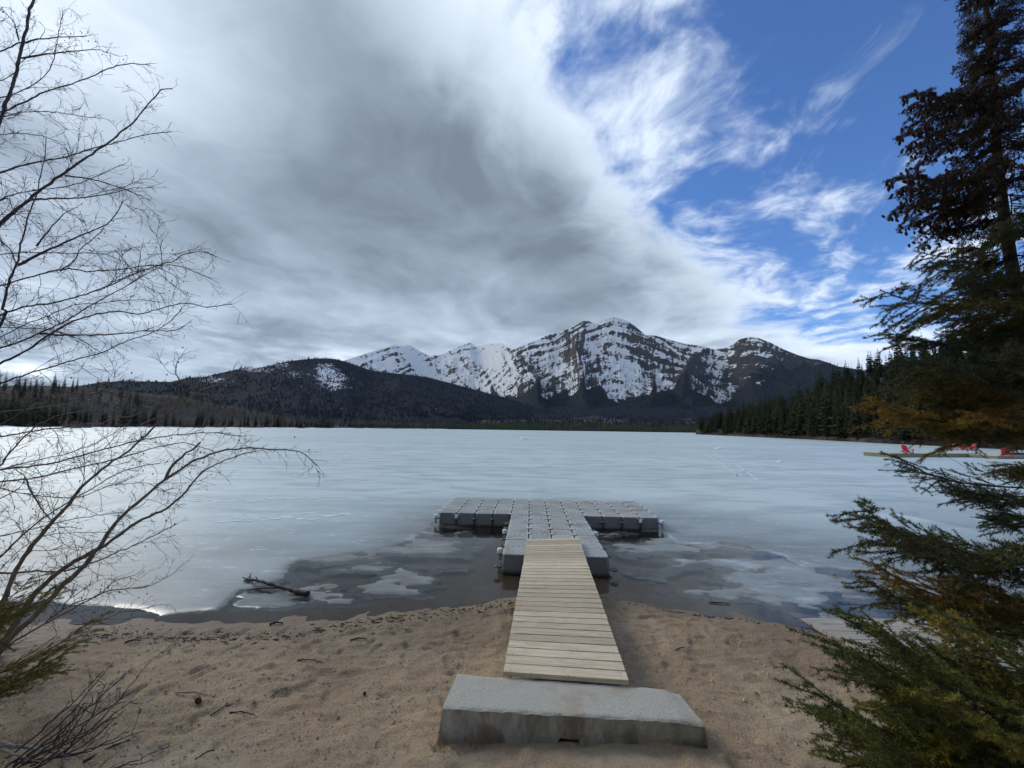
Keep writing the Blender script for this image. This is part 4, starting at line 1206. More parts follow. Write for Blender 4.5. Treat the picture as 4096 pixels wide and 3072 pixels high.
def build_grit():
    # loose grit lying on the right end of the block, one patch of uncountable grains
    fl, fr, bl, br, zt = BLK
    rng = np.random.default_rng(12); mb = MB()
    octa = np.array([(1, 0, 0), (-1, 0, 0), (0, 1, 0), (0, -1, 0), (0, 0, 0.7), (0, 0, -0.5)], float)
    of = [(0, 2, 4), (2, 1, 4), (1, 3, 4), (3, 0, 4), (2, 0, 5), (1, 2, 5), (3, 1, 5), (0, 3, 5)]
    for k in range(420):
        u = rng.normal(0.885, 0.045); v = abs(rng.normal(0, 0.13)) + 0.03
        if rng.random() < 0.25: u, v = rng.uniform(0.05, 0.95), rng.uniform(0.1, 0.95)
        if u > 0.97: continue
        p = fl + (fr - fl) * u + (bl - fl) * v
        sl = float(sstep(np.array(u), 0.90, 1.0))
        p[2] = zt - 0.006 - 0.022 * sl ** 1.5 - 0.01 * u
        mb.add(octa * rng.uniform(0.002, 0.005) * rng.uniform(0.7, 1.3, 3) + p, of)
    o = link('grit', mb.mesh('grit'), None, MATS['gravel']); tag(o, 'pale grit scattered on top of the concrete block', 'grit', kind='stuff')
build_grit()

# ------------------------------------------------------------------ old timber platform at the water edge (right)
def build_timber():
    o0 = at_z(3219, 2491, 0.05)
    root = empty('timber_platform', (o0[0], o0[1], 0)); tag(root, 'low platform of weathered timber boards half under water beside the right spruce', 'platform')
    rng = np.random.default_rng(6)
    # left end line from the submerged corner to the dry corner
    a = at_z(3136, 2444, -0.03); b = at_z(3376, 2560, 0.09)
    n = 9; lines = [a + (b - a) * (k / 4.0) for k in range(-1, n - 1)]
    right = at_z(3829, 2493, 0.05)
    dirx = right - o0; dirx /= np.linalg.norm(dirx); dirx[2] = 0
    for k in range(n - 1):
        p, q = lines[k], lines[k + 1]
        for (s0, s1) in ((0.0, 2.95), (3.0, 6.2)):
            pp, qq = p + (q - p) * 0.03, p + (q - p) * 0.97
            sh = (0.0 if s0 == 0 else 0.12)
            V = []; m = 14; th = 0.06
            for c in range(m):
                s = s0 + (s1 - s0) * c / (m - 1)
                for base, dz in ((pp, 0), (qq, 0), (qq, -th), (pp, -th)):
                    V.append(base + dirx * (s + sh) + np.array([rng.normal(0, 0.002), rng.normal(0, 0.004), dz + rng.normal(0, 0.003)]))
            F = [(c * 4 + e, c * 4 + (e + 1) % 4, c * 4 + 4 + (e + 1) % 4, c * 4 + 4 + e) for c in range(m - 1) for e in range(4)] + [(0, 3, 2, 1), ((m - 1) * 4, (m - 1) * 4 + 1, (m - 1) * 4 + 2, (m - 1) * 4 + 3)]
            me = mesh('board', np.array(V), np.array(F)); me.materials.append(MATS['old_timber'])
            link('board', me, root)
build_timber()

# ------------------------------------------------------------------ driftwood, sticks, cones on the sand
def stick(name, P, r0, r1, mat, label, cat, group=None, k=6, knobs=True, seed=0, n=14):
    rng = np.random.default_rng(seed); P = catmull(P, n); L = np.linalg.norm(P[-1] - P[0])
    P = P + rng.normal(0, L * 0.008, P.shape)
    rr = np.linspace(r0, r1, n) * (1 + 0.18 * rng.normal(size=n) * knobs)
    mb = MB(); mb.tube(P, rr, k); me = mb.mesh(name, True); me.materials.append(MATS[mat])
    o = link(name, me); tag(o, label, cat, group); return o

def build_driftwood():
    p0, p1, p2 = at_z(990, 2316, 0.055), at_z(1130, 2350, 0.075), at_z(1234, 2374, 0.045)
    root = empty('drift_log', tuple(p1 * np.array([1, 1, 0]))); tag(root, 'dark waterlogged branch lying in the shallows left of the ramp', 'log')
    rng = np.random.default_rng(9)
    P = catmull([p0, p0 * 0.5 + p1 * 0.5 + np.array([0, 0, 0.012]), p1, p1 * 0.4 + p2 * 0.6 - np.array([0, 0, 0.012]), p2], 26)
    P += rng.normal(0, 0.004, P.shape)
    rr = np.interp(np.linspace(0, 1, 26), [0, 0.1, 0.6, 0.78, 0.85, 1], [0.026, 0.022, 0.026, 0.027, 0.040, 0.039]) * (1 + 0.1 * rng.normal(size=26))
    mb = MB(); mb.tube(P, rr, 9); me = mb.mesh('trunk', True); me.materials.append(MATS['driftwood']); link('trunk', me, root)
    q0, q1 = at_z(1135, 2353, 0.06), at_z(988, 2362, 0.02)
    mb = MB(); Q = catmull([q0, (q0 + q1) / 2 + np.array([0, 0.02, 0.02]), q1], 12) + rng.normal(0, 0.004, (12, 3)); mb.tube(Q, np.linspace(0.016, 0.009, 12), 6)
    me = mb.mesh('branch', True); me.materials.append(MATS['driftwood']); link('branch', me, root)
    mb = MB()
    for k in range(26):     # frayed root end
        d = np.array([-0.6 + rng.normal(0, 0.5), rng.normal(0, 0.5), rng.normal(0, 0.5)]); d /= np.linalg.norm(d)
        s = P[rng.integers(0, 3)]; mb.tube([s, s + d * 0.05, s + d * 0.10 + rng.normal(0, 0.02, 3)], [0.008, 0.006, 0.003], 4)
    me = mb.mesh('roots'); me.materials.append(MATS['driftwood']); link('roots', me, root)
    for k, (s, L) in enumerate(((9, 0.16), (13, 0.12), (5, 0.13))):
        mb = MB(); d = np.array([-0.7, -0.5 + k * 0.5, 0.35]); mb.tube([P[s], P[s] + d * L * 0.5, P[s] + d * L + rng.normal(0, 0.02, 3)], [0.012, 0.009, 0.005], 5)
        me = mb.mesh('stub'); me.materials.append(MATS['driftwood']); link('stub', me, root)
    stick('floating_stick', [at_z(2833, 2408, 0.012), at_z(2880, 2411, 0.014), at_z(2922, 2416, 0.012)], 0.010, 0.007, 'driftwood', 'thin dark stick floating in the melt water right of the ramp', 'stick', seed=3)
    stick('twig', [at_z(3330, 2304, 0.02), at_z(3345, 2298, 0.07), at_z(3352, 2310, 0.05), at_z(3340, 2312, 0.03)], 0.008, 0.005, 'driftwood', 'small curled dark twig sticking out of the wet ice at right', 'twig', seed=5, n=10)
    stick('twig', [at_z(3118, 2222, 0.03), at_z(3160, 2245, 0.035), at_z(3195, 2262, 0.03)], 0.010, 0.004, 'tan_bark', 'reddish twig lying along the ice edge right of the dock', 'twig', seed=6)
    S_ = [((1080, 2496), (1133, 2493), 0.014, 'debris', 'short dark stick on the wet sand below the sunken branch'),
          ((1620, 2516), (1650, 2522), 0.016, 'pale_driftwood', 'stubby grey stick on the dark debris line left of the ramp'),
          ((500, 2570), (560, 2562), 0.011, 'debris', 'dark flat stick on the sand near the bare shrubs'),
          ((700, 2770), (860, 2786), 0.008, 'pale_driftwood', 'long pale stick just above the brown pine cone'),
          ((840, 2862), (945, 2812), 0.006, 'debris', 'thin dark stick slanting on the sand below the pine cone'),
          ((920, 2850), (1020, 2862), 0.006, 'debris', 'dark twig lying flat left of the concrete block'),
          ((1080, 2790), (1145, 2750), 0.004, 'debris', 'fine straight twig on the sand further up the beach'),
          ((1830, 2655), (1850, 2678), 0.004, 'pale_driftwood', 'tiny white twig on the sand behind the block left corner'),
          ((1190, 2640), (1290, 2650), 0.006, 'debris', 'short crooked twig in the middle of the left sand'),
          ((330, 3050), (520, 2960), 0.007, 'debris', 'dark twig at the lower left edge beside the dead willow stems'),
          ((780, 3040), (860, 3000), 0.006, 'debris', 'small grey twig at the bottom of the left sand'),
          ((2700, 2600), (2760, 2590), 0.005, 'debris', 'thin dark twig on the sand right of the ramp'),
          ((1400, 2560), (1470, 2556), 0.008, 'debris', 'dark twig above the trodden hollow on the left sand')]
    for k, (a, b, r, mt, lb) in enumerate(S_):
        pa, pb = at_z(*a, 0.15), at_z(*b, 0.15)
        for _ in range(3):
            pa = at_z(*a, float(sand_z(np.array(pa[0]), np.array(pa[1]))) + r); pb = at_z(*b, float(sand_z(np.array(pb[0]), np.array(pb[1]))) + r)
        stick('stick', [pa, (pa + pb) / 2 + np.array([0, 0.01, 0.012]), pb], r, r * 0.55, mt, lb, 'stick', 'sticks washed up on the beach', seed=40 + k)
    # cones
    def cone(px, py, s, lb):
        p = at_z(px, py, 0.2)
        for _ in range(3): p = at_z(px, py, float(sand_z(np.array(p[0]), np.array(p[1]))) + s * 0.5)
        mb = MB(); rng2 = np.random.default_rng(int(px))
        for q in range(60):
            a = q * 2.39996; t = q / 60; rr = s * 0.62 * math.sin(math.pi * (0.12 + 0.8 * t)); c = np.array([rr * math.cos(a), (t - 0.5) * s * 1.7, rr * math.sin(a)])
            d = np.array([math.cos(a), 0.35, math.sin(a)]); sd = np.array([-math.sin(a), 0, math.cos(a)]) * s * 0.22
            mb.add([c * 0.3 + np.array([0, c[1] * 0.7, 0]), c + sd, c + d * s * 0.16, c - sd], [(0, 1, 2, 3)])
        me = mb.mesh('pine_cone'); me.materials.append(MATS['cone_brown']); o = link('pine_cone', me); o.location = p; o.rotation_euler = (0.2, 0.1, px); tag(o, lb, 'pine cone')
    cone(793, 2803, 0.034, 'reddish brown pine cone on the sand below a long pale stick')
    cone(1458, 2774, 0.02, 'small dark pine cone on the sand left of the concrete block')
    cone(3218, 2740, 0.028, 'dark pine cone on the sand left of the young spruce')
    lf = at_z(1314, 2366, 0.012); mb = MB(); mb.add([lf + np.array(v) for v in ((-0.05, -0.02, 0), (0.0, -0.03, 0.006), (0.055, 0.0, 0.0), (0.01, 0.03, 0.008), (-0.03, 0.025, 0))], [(0, 1, 3), (1, 2, 3), (0, 3, 4)])
    me = mb.mesh('leaf'); me.materials.append(MATS['yellow_leaf']); tag(link('fallen_leaf', me), 'single yellow leaf floating right of the sunken branch', 'leaf')
    # gravel scattered over the near sand
    rng = np.random.default_rng(15); N = 15000
    x = rng.uniform(-4.5, 4.5, N); y = 2.1 + 3.3 * rng.random(N) ** 1.5
    ok = (shore_y(x) - y > 0.3); x, y = x[ok], y[ok]; z = sand_z(x, y)
    sz = rng.lognormal(math.log(0.0056), 0.5, len(x)).clip(0.002, 0.022)
    octa = np.array([(1, 0, 0), (-1, 0, 0), (0, 1, 0), (0, -1, 0), (0, 0, 0.7), (0, 0, -0.6)], float)
    of = np.array([(0, 2, 4), (2, 1, 4), (1, 3, 4), (3, 0, 4), (2, 0, 5), (1, 2, 5), (3, 1, 5), (0, 3, 5)])
    V = octa[None] * sz[:, None, None] * rng.uniform(0.7, 1.4, (len(x), 6, 3)); a = rng.uniform(0, 6.28, len(x)); c, s = np.cos(a)[:, None], np.sin(a)[:, None]
    V = np.stack([V[..., 0] * c - V[..., 1] * s, V[..., 0] * s + V[..., 1] * c, V[..., 2]], -1) + np.stack([x, y, z + 0.001], -1)[:, None]
    F = (of[None] + 6 * np.arange(len(x))[:, None, None]).reshape(-1, 3)
    o = link('gravel', mesh('gravel', V.reshape(-1, 3), F), None, MATS['gravel']); tag(o, 'fine gravel scattered over the near sand', kind='stuff')
    # dark bits along the strand line
    mb = MB()
    for k in range(900):
        x = rng.uniform(-5.2, 0.1) if rng.random() < 0.8 else rng.uniform(1.3, 5); s = 0.35 + rng.normal(0, 0.09) + 0.16 * math.sin(x * 1.3)
        if x > 1.3: s = 0.12 + abs(rng.normal(0, 0.06))
        if rng.random() < 0.35 and x > -2.5 and x < 0.1: s = rng.uniform(0.1, 0.5)
        y = float(shore_y(x)) - s; z = float(sand_z(np.array(x), np.array(y)))
        a = rng.normal(0.1, 0.5); L = rng.lognormal(math.log(0.018), 0.6); d = np.array([math.cos(a), math.sin(a), 0]) * L; w = np.array([-math.sin(a), math.cos(a), 0]) * L * rng.uniform(0.1, 0.3)
        c = np.array([x, y, z + 0.004]); mb.add([c - d, c + w + (0, 0, 0.006), c + d, c - w], [(0, 1, 2), (0, 2, 3)])
    o = link('strand_debris', mb.mesh('strand_debris'), None, MATS['debris']); tag(o, 'dark washed-up bits along the strand line', kind='stuff')
build_driftwood()

# ------------------------------------------------------------------ bare alders on the left
TW_MATS = ('twig_bark', 'twig_bark')
def twiggy(P, r0, rng, dens=1.0, length=1.0, bias=(0, 0, 0), leafy=False):
    """twigs along a limb polyline P -> MB"""
    mb = MB(); d = np.r_[0, np.cumsum(np.linalg.norm(np.diff(P, axis=0), axis=1))]; L = d[-1]
    s = 0.12 * L + rng.uniform(0, 0.05); side = 1
    while s < L:
        k = min(np.searchsorted(d, s), len(P) - 1); k0 = max(k - 1, 0); p = P[k0] + (P[k] - P[k0]) * ((s - d[k0]) / max(d[k] - d[k0], 1e-6)); t = P[k] - P[k0]; t = t / (np.linalg.norm(t) + 1e-9)
        side = -side
        perp = np.cross(t, (0.1, 1, 0.05)); perp /= np.linalg.norm(perp) + 1e-9
        ang = rng.uniform(0.45, 1.05)
        dirn = t * math.cos(ang) + side * perp * math.sin(ang) * rng.uniform(0.6, 1) + np.array([0, rng.normal(0, 0.45), 0]) * math.sin(ang) + np.array(bias)
        dirn /= np.linalg.norm(dirn)
        f = 1 - 0.45 * s / L
        l = length * f * rng.lognormal(math.log(0.26), 0.55)
        l = min(l, 0.75)
        grow(mb, p, dirn, l, max(0.0022, 0.0040 * f * (0.6 + l)), rng, 2 if l > 0.16 else 1)
        s += rng.uniform(0.035, 0.10) / dens
    # tip
    grow(mb, P[-1], (P[-1] - P[-2]) / np.linalg.norm(P[-1] - P[-2]), 0.16, 0.0022, rng, 2)
    return mb

def grow(mb, p, d, l, r, rng, lev):
    n = max(3, int(l / 0.05) + 2); pts = [p]; dd = np.array(d)
    curl = rng.normal(0, 0.10, 3); curl[2] += rng.choice([0.06, -0.05])
    for q in range(n - 1):
        dd = dd + curl + rng.normal(0, 0.13, 3); dd /= np.linalg.norm(dd)
        pts.append(pts[-1] + dd * l / (n - 1))
    pts = np.array(pts); mb.tube(pts, np.linspace(r, max(0.0014, r * 0.45), n), 3, False)
    if lev > 0:
        m = int(l / 0.055 * rng.uniform(0.6, 1.2))
        for q in range(m):
            u = rng.uniform(0.2, 0.98); k = min(int(u * (n - 1)), n - 2); b = pts[k] + (pts[k + 1] - pts[k]) * (u * (n - 1) - k); t = pts[k + 1] - pts[k]; t /= np.linalg.norm(t)
            e = t + rng.normal(0, 0.55, 3); e /= np.linalg.norm(e)
            grow(mb, b, e, l * rng.uniform(0.14, 0.42), r * 0.6, rng, lev - 1 if l > 0.25 else 0)

def catkins(P, rng, n):
    mb = MB()
    for k in range(n):
        p = P[rng.integers(len(P) // 2, len(P))] + rng.normal(0, 0.07, 3); d = np.array([rng.normal(0, 0.3), rng.normal(0, 0.3), -1]); d /= np.linalg.norm(d); l = rng.uniform(0.014, 0.026)
        mb.tube([p, p + d * l * 0.3, p + d * l * 0.7, p + d * l], [0.002, 0.006, 0.006, 0.002], 5)
    return mb

def limb_tree(name, label, cat, base, trunks, limbs, depth, mat, seed, twig_len=1.0, dens=1.0):
    rng = np.random.default_rng(seed); root = empty(name, base); tag(root, label, cat)
    base = np.array(base)
    for kind, L in (('trunk', trunks), ('branch', limbs)):
        for pts, w0, w1, *opt in L:
            dep = opt[0] if opt else depth + rng.uniform(-0.4, 0.5); slope = rng.uniform(-0.35, 0.35) if kind == 'branch' else 0
            n = len(pts); P = np.array([at_y(x, y, dep + slope * k / n) for k, (x, y) in enumerate(pts)])
            if pts[0][0] <= 60 and kind == 'branch' and len(opt) < 2:      # runs on beyond the frame to the stems
                back = P[0] - (P[1] - P[0]) / np.linalg.norm(P[1] - P[0]) * 0.45; back2 = base + np.array([-0.1, 0, max(0.15, (P[0][2] - base[2]) * 0.72)])
                P = np.vstack([back2, back, P])
            if kind == 'trunk':
                P = np.vstack([base - np.array([0, 0, 0.15]), base * 0.55 + P[0] * 0.45 + np.array([-0.08, 0, 0]), P])
            ln = np.linalg.norm(np.diff(P, axis=0), axis=1).sum()
            m = max(10, int(ln / 0.07)); Q = catmull(P, m) + rng.normal(0, 0.004, (m, 3))
            k1 = dep / FPX / 2
            rr = (w1 * 0.8 + (w0 - w1 * 0.8) * (1 - np.linspace(0, 1, m)) ** 1.5) * k1 * (1 + 0.06 * rng.normal(size=m))
            mb = MB(); mb.tube(Q, rr, 6); me = mb.mesh(kind, True); me.materials.append(MATS[mat]); o = link(kind, me, root)
            q0 = int(m * (0.45 if kind == 'trunk' else 0.25 if pts[0][0] <= 60 else 0.05))
            tm = twiggy(Q[q0:], 0, rng, dens, twig_len * (1.0 if kind == 'branch' else 0.9), (0.05, 0, -0.08)).mesh('twigs')
            tm.materials.append(MATS['twig_bark'])
            t_o = bpy.data.objects.new('twigs', tm); C.objects.link(t_o); t_o.parent = o; t_o['kind'] = 'stuff'
            if rng.random() < 0.6:
                cm = catkins(Q, rng, 7).mesh('catkins'); cm.materials.append(MATS['debris']); c_o = bpy.data.objects.new('catkins', cm); C.objects.link(c_o); c_o.parent = o; c_o['kind'] = 'stuff'
    return root

def build_alders():
    A = [(0, 492), (10, 434), (39, 376), (60, 309), (72, 251), (89, 178), (104, 116), (113, 63), (133, 0), (150, -60)]
    B = [(0, 1306), (10, 1234), (24, 1176), (41, 1113), (63, 1070), (77, 1007), (96, 935), (116, 853), (140, 800), (159, 723), (176, 641), (186, 550)]
    limbs = [
        ([(0, 896), (53, 851), (101, 810), (154, 767), (289, 670), (400, 593), (477, 535), (540, 482), (583, 429), (617, 391), (646, 359), (690, 354)], 22, 5),
        ([(0, 694), (63, 668), (159, 646), (270, 625), (338, 603), (400, 586), (482, 564), (540, 550), (603, 535), (685, 526)], 13, 4),
        ([(12, 446), (43, 434), (121, 395), (193, 362), (270, 340), (357, 309), (434, 275), (492, 260), (535, 256), (598, 260)], 13, 4),
        ([(84, 236), (145, 222), (231, 212), (328, 203), (395, 200), (463, 222)], 8, 3),
        ([(99, 169), (178, 154), (265, 147), (347, 145)], 7, 4),
        ([(14, 468), (87, 449), (222, 449), (309, 463), (400, 473)], 9, 3),
        ([(50, 380), (130, 340), (190, 290), (215, 240), (225, 180), (240, 100), (250, 55)], 7, 3),
        ([(0, 205), (45, 185), (85, 165)], 8, 6), ([(75, 160), (60, 100), (30, 60), (0, 30)], 6, 3), ([(0, 325), (60, 290), (85, 250), (140, 200)], 6, 3),
        ([(0, 800), (60, 775), (150, 760), (260, 745), (340, 725), (420, 690), (500, 655)], 9, 3),
        ([(110, 800), (200, 795), (320, 792), (430, 775), (520, 755), (615, 750)], 9, 3), ([(262, 703), (360, 715), (450, 740), (520, 765), (600, 800)], 7, 3),
        ([(0, 537), (90, 533), (190, 550), (260, 590), (285, 650)], 6, 3),
        ([(72, 1060), (159, 1017), (241, 978), (313, 945), (376, 921), (434, 892), (472, 843), (492, 805)], 12, 4), ([(145, 985), (217, 896), (262, 850), (300, 830)], 7, 3),
        ([(0, 1016), (120, 1010), (240, 1012), (340, 1012), (430, 1020), (500, 1050), (560, 1090), (610, 1130)], 8, 3),
        ([(0, 1142), (106, 1113), (193, 1089), (270, 1075), (362, 1085), (482, 1077), (579, 1063), (675, 1060), (723, 1065), (772, 1085), (839, 1113)], 12, 4),
        ([(0, 1263), (96, 1229), (217, 1210), (309, 1186), (395, 1159), (482, 1121), (555, 1089), (627, 1063), (690, 1046), (738, 1017), (810, 1007), (863, 1027)], 12, 4),
        ([(0, 1393), (96, 1359), (193, 1316), (289, 1268), (386, 1210), (482, 1157), (579, 1099), (650, 1060)], 14, 4),
        ([(0, 1456), (96, 1408), (169, 1359), (241, 1311), (313, 1277), (410, 1253), (487, 1246), (555, 1256), (627, 1239), (699, 1220), (757, 1215), (829, 1227), (931, 1215)], 13, 4),
        ([(14, 1528), (96, 1499), (193, 1470), (304, 1439), (410, 1408), (482, 1374), (555, 1350), (627, 1321), (675, 1287), (714, 1253), (728, 1229)], 11, 4),
        ([(159, 1335), (241, 1340), (362, 1340), (482, 1335), (579, 1323), (685, 1323), (735, 1306)], 9, 4),
        ([(0, 1350), (90, 1300), (200, 1260), (300, 1220), (380, 1215), (460, 1205), (560, 1200), (640, 1210)], 8, 3),
        ([(0, 1310), (100, 1312), (200, 1320), (300, 1350), (400, 1405)], 7, 3), ([(60, 855), (120, 880), (180, 930), (230, 970)], 6, 3),
        ([(0, 960), (50, 1010), (65, 1055)], 7, 5), ([(241, 1085), (300, 1040), (320, 1000), (380, 950), (410, 920)], 5, 3), ([(460, 1000), (545, 1090), (560, 1010), (545, 990)], 4, 3),
        ([(600, 1060), (680, 1090), (710, 1120), (720, 1165)], 4, 2), ([(0, 1270), (95, 1290), (250, 1330), (380, 1410)], 5, 2),
    ]
    base = at_y(-560, 2330, 5.2); base[2] = 0.30
    limb_tree('bare_alder', 'tall leafless alder with dark thin branches reaching in from the left edge', 'tree', tuple(base), [(A, 22, 12, 5.3), (B, 30, 3, 5.1)], limbs, 5.1, 'alder_bark', 21, 1.05, 1.15)
    limbs2 = [
        ([(0, 2588), (60, 2500), (110, 2415), (163, 2350), (271, 2263), (422, 2179), (482, 2136), (560, 2082), (663, 2034), (723, 1986), (802, 1895), (874, 1853), (964, 1820), (1020, 1805)], 40, 5),
        ([(0, 2600), (72, 2520), (151, 2450), (241, 2350), (338, 2260), (410, 2170), (470, 2082), (579, 1986), (651, 1925), (723, 1877), (783, 1841), (862, 1811), (964, 1793), (1055, 1796), (1145, 1799), (1205, 1808), (1272, 1865)], 32, 5),
        ([(663, 1919), (681, 1871), (741, 1817), (802, 1769)], 11, 9),
        ([(0, 2440), (60, 2293), (121, 2191), (199, 2100), (271, 2022), (338, 1938), (422, 1865), (512, 1805), (579, 1745), (651, 1666), (729, 1606), (823, 1553), (886, 1534), (911, 1515), (940, 1490)], 24, 5),
        ([(0, 2230), (121, 2112), (241, 2028), (362, 1956), (458, 1901), (540, 1870), (633, 1853)], 13, 4),
        ([(0, 1877), (121, 1865), (241, 1847), (362, 1811), (482, 1781), (591, 1754), (681, 1742), (783, 1733), (874, 1733), (964, 1745)], 13, 4),
        ([(0, 1928), (151, 1910), (289, 1874), (422, 1847), (530, 1817), (633, 1787), (723, 1772), (783, 1781), (856, 1808)], 13, 4),
        ([(0, 1745), (121, 1727), (241, 1711), (362, 1709), (446, 1678), (542, 1660), (603, 1624), (681, 1606)], 12, 4),
        ([(0, 1880), (80, 1855), (151, 1841), (259, 1817), (362, 1781), (422, 1751), (482, 1721)], 10, 3),
        ([(42, 2293), (151, 2284), (253, 2284), (362, 2251), (470, 2209), (603, 2148), (705, 2097)], 15, 4),
        ([(24, 2588), (121, 2528), (241, 2462), (331, 2414), (422, 2365), (524, 2353), (591, 2344)], 15, 5),
        ([(6, 2142), (151, 2112), (289, 2076), (422, 2058), (512, 2046), (579, 2016)], 9, 3), ([(0, 1648), (121, 1636), (241, 1618), (374, 1600)], 8, 4),
        ([(0, 1860), (60, 1790), (130, 1715), (240, 1660), (380, 1640), (480, 1632)], 10, 4), ([(0, 1700), (100, 1640), (200, 1600), (330, 1560), (440, 1530), (540, 1523)], 7, 3),
        ([(560, 1700), (700, 1640), (740, 1580), (700, 1480), (730, 1420)], 5, 3), ([(760, 1572), (860, 1580), (940, 1578), (980, 1540)], 6, 3), ([(300, 2500), (420, 2478), (480, 2450), (570, 2440)], 5, 3),
        ([(10, 1990), (80, 1950), (100, 1905), (60, 1880)], 6, 4), ([(100, 1910), (150, 2010), (210, 2090)], 6, 4), ([(0, 1955), (100, 1975), (230, 1990), (330, 1985), (450, 1940), (600, 1935), (680, 1980)], 6, 3),
        ([(0, 2280), (90, 2190), (190, 2140), (330, 2130), (430, 2128)], 6, 3), ([(180, 2490), (260, 2430), (330, 2400), (400, 2380), (450, 2330), (540, 2300)], 6, 3),
    ]
    b2 = at_z(-140, 2680, 0.26); 
    limb_tree('bare_alder_shrub', 'leaning leafless alder shrub with tan stems arching right over the ice', 'shrub', tuple(b2), [], limbs2, 4.75, 'tan_bark', 33, 0.95, 1.2)
build_alders()

# ------------------------------------------------------------------ spruces
def spruce_proto(seed, L=1.4, sparse=1.0, cones=0):
    """branch along +X: wood mesh, needle mesh, cone mesh"""
    rng = np.random.default_rng(seed); wood = MB(); shoots = []
    n = 22; u = np.linspace(0, 1, n)
    main = np.stack([L * u, 0.03 * np.sin(u * 5 + seed), -0.10 * L * np.sin(u * 2.6) + 0.10 * L * u ** 3], -1)
    wood.tube(main, np.linspace(0.011, 0.0028, n) * L / 1.4, 5)
    s = 0.16
    shoots.append(main[int(n * 0.45):])
    side = 1
    while s < 0.99:
        side = -side
        k = s * (n - 1); i = min(int(k), n - 2); p = main[i] + (main[i + 1] - main[i]) * (k - i)
        l = L * (0.10 + 0.36 * (1 - s) ** 0.9 * min(1, s * 3.2)) * rng.uniform(0.65, 1.15)
        a = rng.uniform(0.7, 1.05); el = rng.normal(-0.10, 0.28)
        d = np.array([math.cos(a), side * math.sin(a) * math.cos(el), math.sin(el)])
        m = max(4, int(l / 0.03)); v = np.linspace(0, 1, m)[:, None]
        q = p + d * l * v + np.array([0.12, 0, -0.05]) * l * v ** 2 + rng.normal(0, 0.003, (m, 3))
        wood.tube(q, np.linspace(0.0042, 0.0016, m), 3, False)
        if rng.random() < sparse: shoots.append(q[int(m * 0.15):])
        w = 0.18
        sd2 = 1
        while w < 0.95:
            sd2 = -sd2; kk = w * (m - 1); ii = min(int(kk), m - 2); pp = q[ii] + (q[ii + 1] - q[ii]) * (kk - ii); t = q[ii + 1] - q[ii]; t = t / np.linalg.norm(t)
            pr = np.cross(t, (0, 0, 1.0)); pr /= np.linalg.norm(pr); b = rng.uniform(0.6, 1.0)
            dd = t * math.cos(b) + sd2 * pr * math.sin(b) + np.array([0, 0, rng.normal(-0.05, 0.35)]); dd /= np.linalg.norm(dd)
            l2 = l * rng.uniform(0.16, 0.42) * (1 - 0.5 * w) + 0.02
            m2 = 4; vv = np.linspace(0, 1, m2)[:, None]; r_ = pp + dd * l2 * vv
            if rng.random() < sparse * 0.95: shoots.append(r_)
            w += rng.uniform(0.035, 0.075) / max(l, 0.15) * 0.55
        s += rng.uniform(0.017, 0.031)
    V = []; tone = []
    for sh in shoots:
        d = np.r_[0, np.cumsum(np.linalg.norm(np.diff(sh, axis=0), axis=1))]; ln = d[-1]; nn = int(ln / 0.00135)
        if nn < 4: continue
        q = rng.uniform(0, ln, nn); P = np.stack([np.interp(q, d, sh[:, c]) for c in range(3)], -1)
        t = (sh[-1] - sh[0]) / (np.linalg.norm(sh[-1] - sh[0]) + 1e-9)
        rv = rng.normal(0, 1, (nn, 3)); rv -= (rv @ t)[:, None] * t; rv /= np.linalg.norm(rv, axis=1)[:, None]; rv[:, 2] += 0.15
        f = rng.uniform(0.15, 0.8, nn)[:, None]
        dirn = t * f + rv * np.sqrt(np.maximum(1 - f * f, 0.1)); dirn /= np.linalg.norm(dirn, axis=1)[:, None]
        nl = rng.uniform(0.016, 0.026, nn)[:, None]
        w = np.cross(dirn, rng.normal(0, 1, (nn, 3))); w = w / np.linalg.norm(w, axis=1)[:, None] * 0.0018
        V.append(np.stack([P - w, P + w, P + dirn * nl], 1)); base = rng.uniform(0.15, 0.75)
        tip = q / ln
        tone.append(np.repeat(np.clip(base + rng.normal(0, 0.18, nn) + 0.25 * tip, 0, 1), 3))
    V = np.concatenate(V).reshape(-1, 3); tone = np.concatenate(tone)
    nd = mesh('needles', V, np.arange(len(V)).reshape(-1, 3), False, {'tone': tone}); nd.materials.append(MATS['spruce_needles'])
    wm = wood.mesh('branch_wood', True); wm.materials.append(MATS['spruce_bark'])
    cm = None
    if cones:
        mb = MB()
        for k in range(cones):
            sh = shoots[rng.integers(len(shoots))]; p = sh[-1] + rng.normal(0, 0.012, 3)
            if p[0] < 0.30 * L: continue
            ln = rng.uniform(0.030, 0.046); rr = ln * 0.25; ax = np.array([rng.normal(0, 0.25), rng.normal(0, 0.25), -1.0]); ax /= np.linalg.norm(ax)
            e1 = np.cross(ax, (1, 0.2, 0)); e1 /= np.linalg.norm(e1); e2 = np.cross(ax, e1)
            K = 7; Vc = []; prof = [(0.3, 0), (0.8, 0.12), (1.0, 0.3), (0.95, 0.55), (0.7, 0.8), (0.2, 1.0)]
            for z_, (r_, h_) in enumerate(prof):
                for c in range(K):
                    th = c * 2 * math.pi / K + z_ * 0.45; rq = rr * r_ * (1.12 if c % 2 else 0.88)
                    Vc.append(p + ax * ln * h_ + (e1 * math.cos(th) + e2 * math.sin(th)) * rq)
            F = [(z_ * K + c, z_ * K + (c + 1) % K, (z_ + 1) * K + (c + 1) % K, (z_ + 1) * K + c) for z_ in range(5) for c in range(K)]
            mb.add2(np.array(Vc), F, [])
        cm = mb.mesh('cones', True); cm.materials.append(MATS['spruce_cone'])
    return wm, nd, cm, L

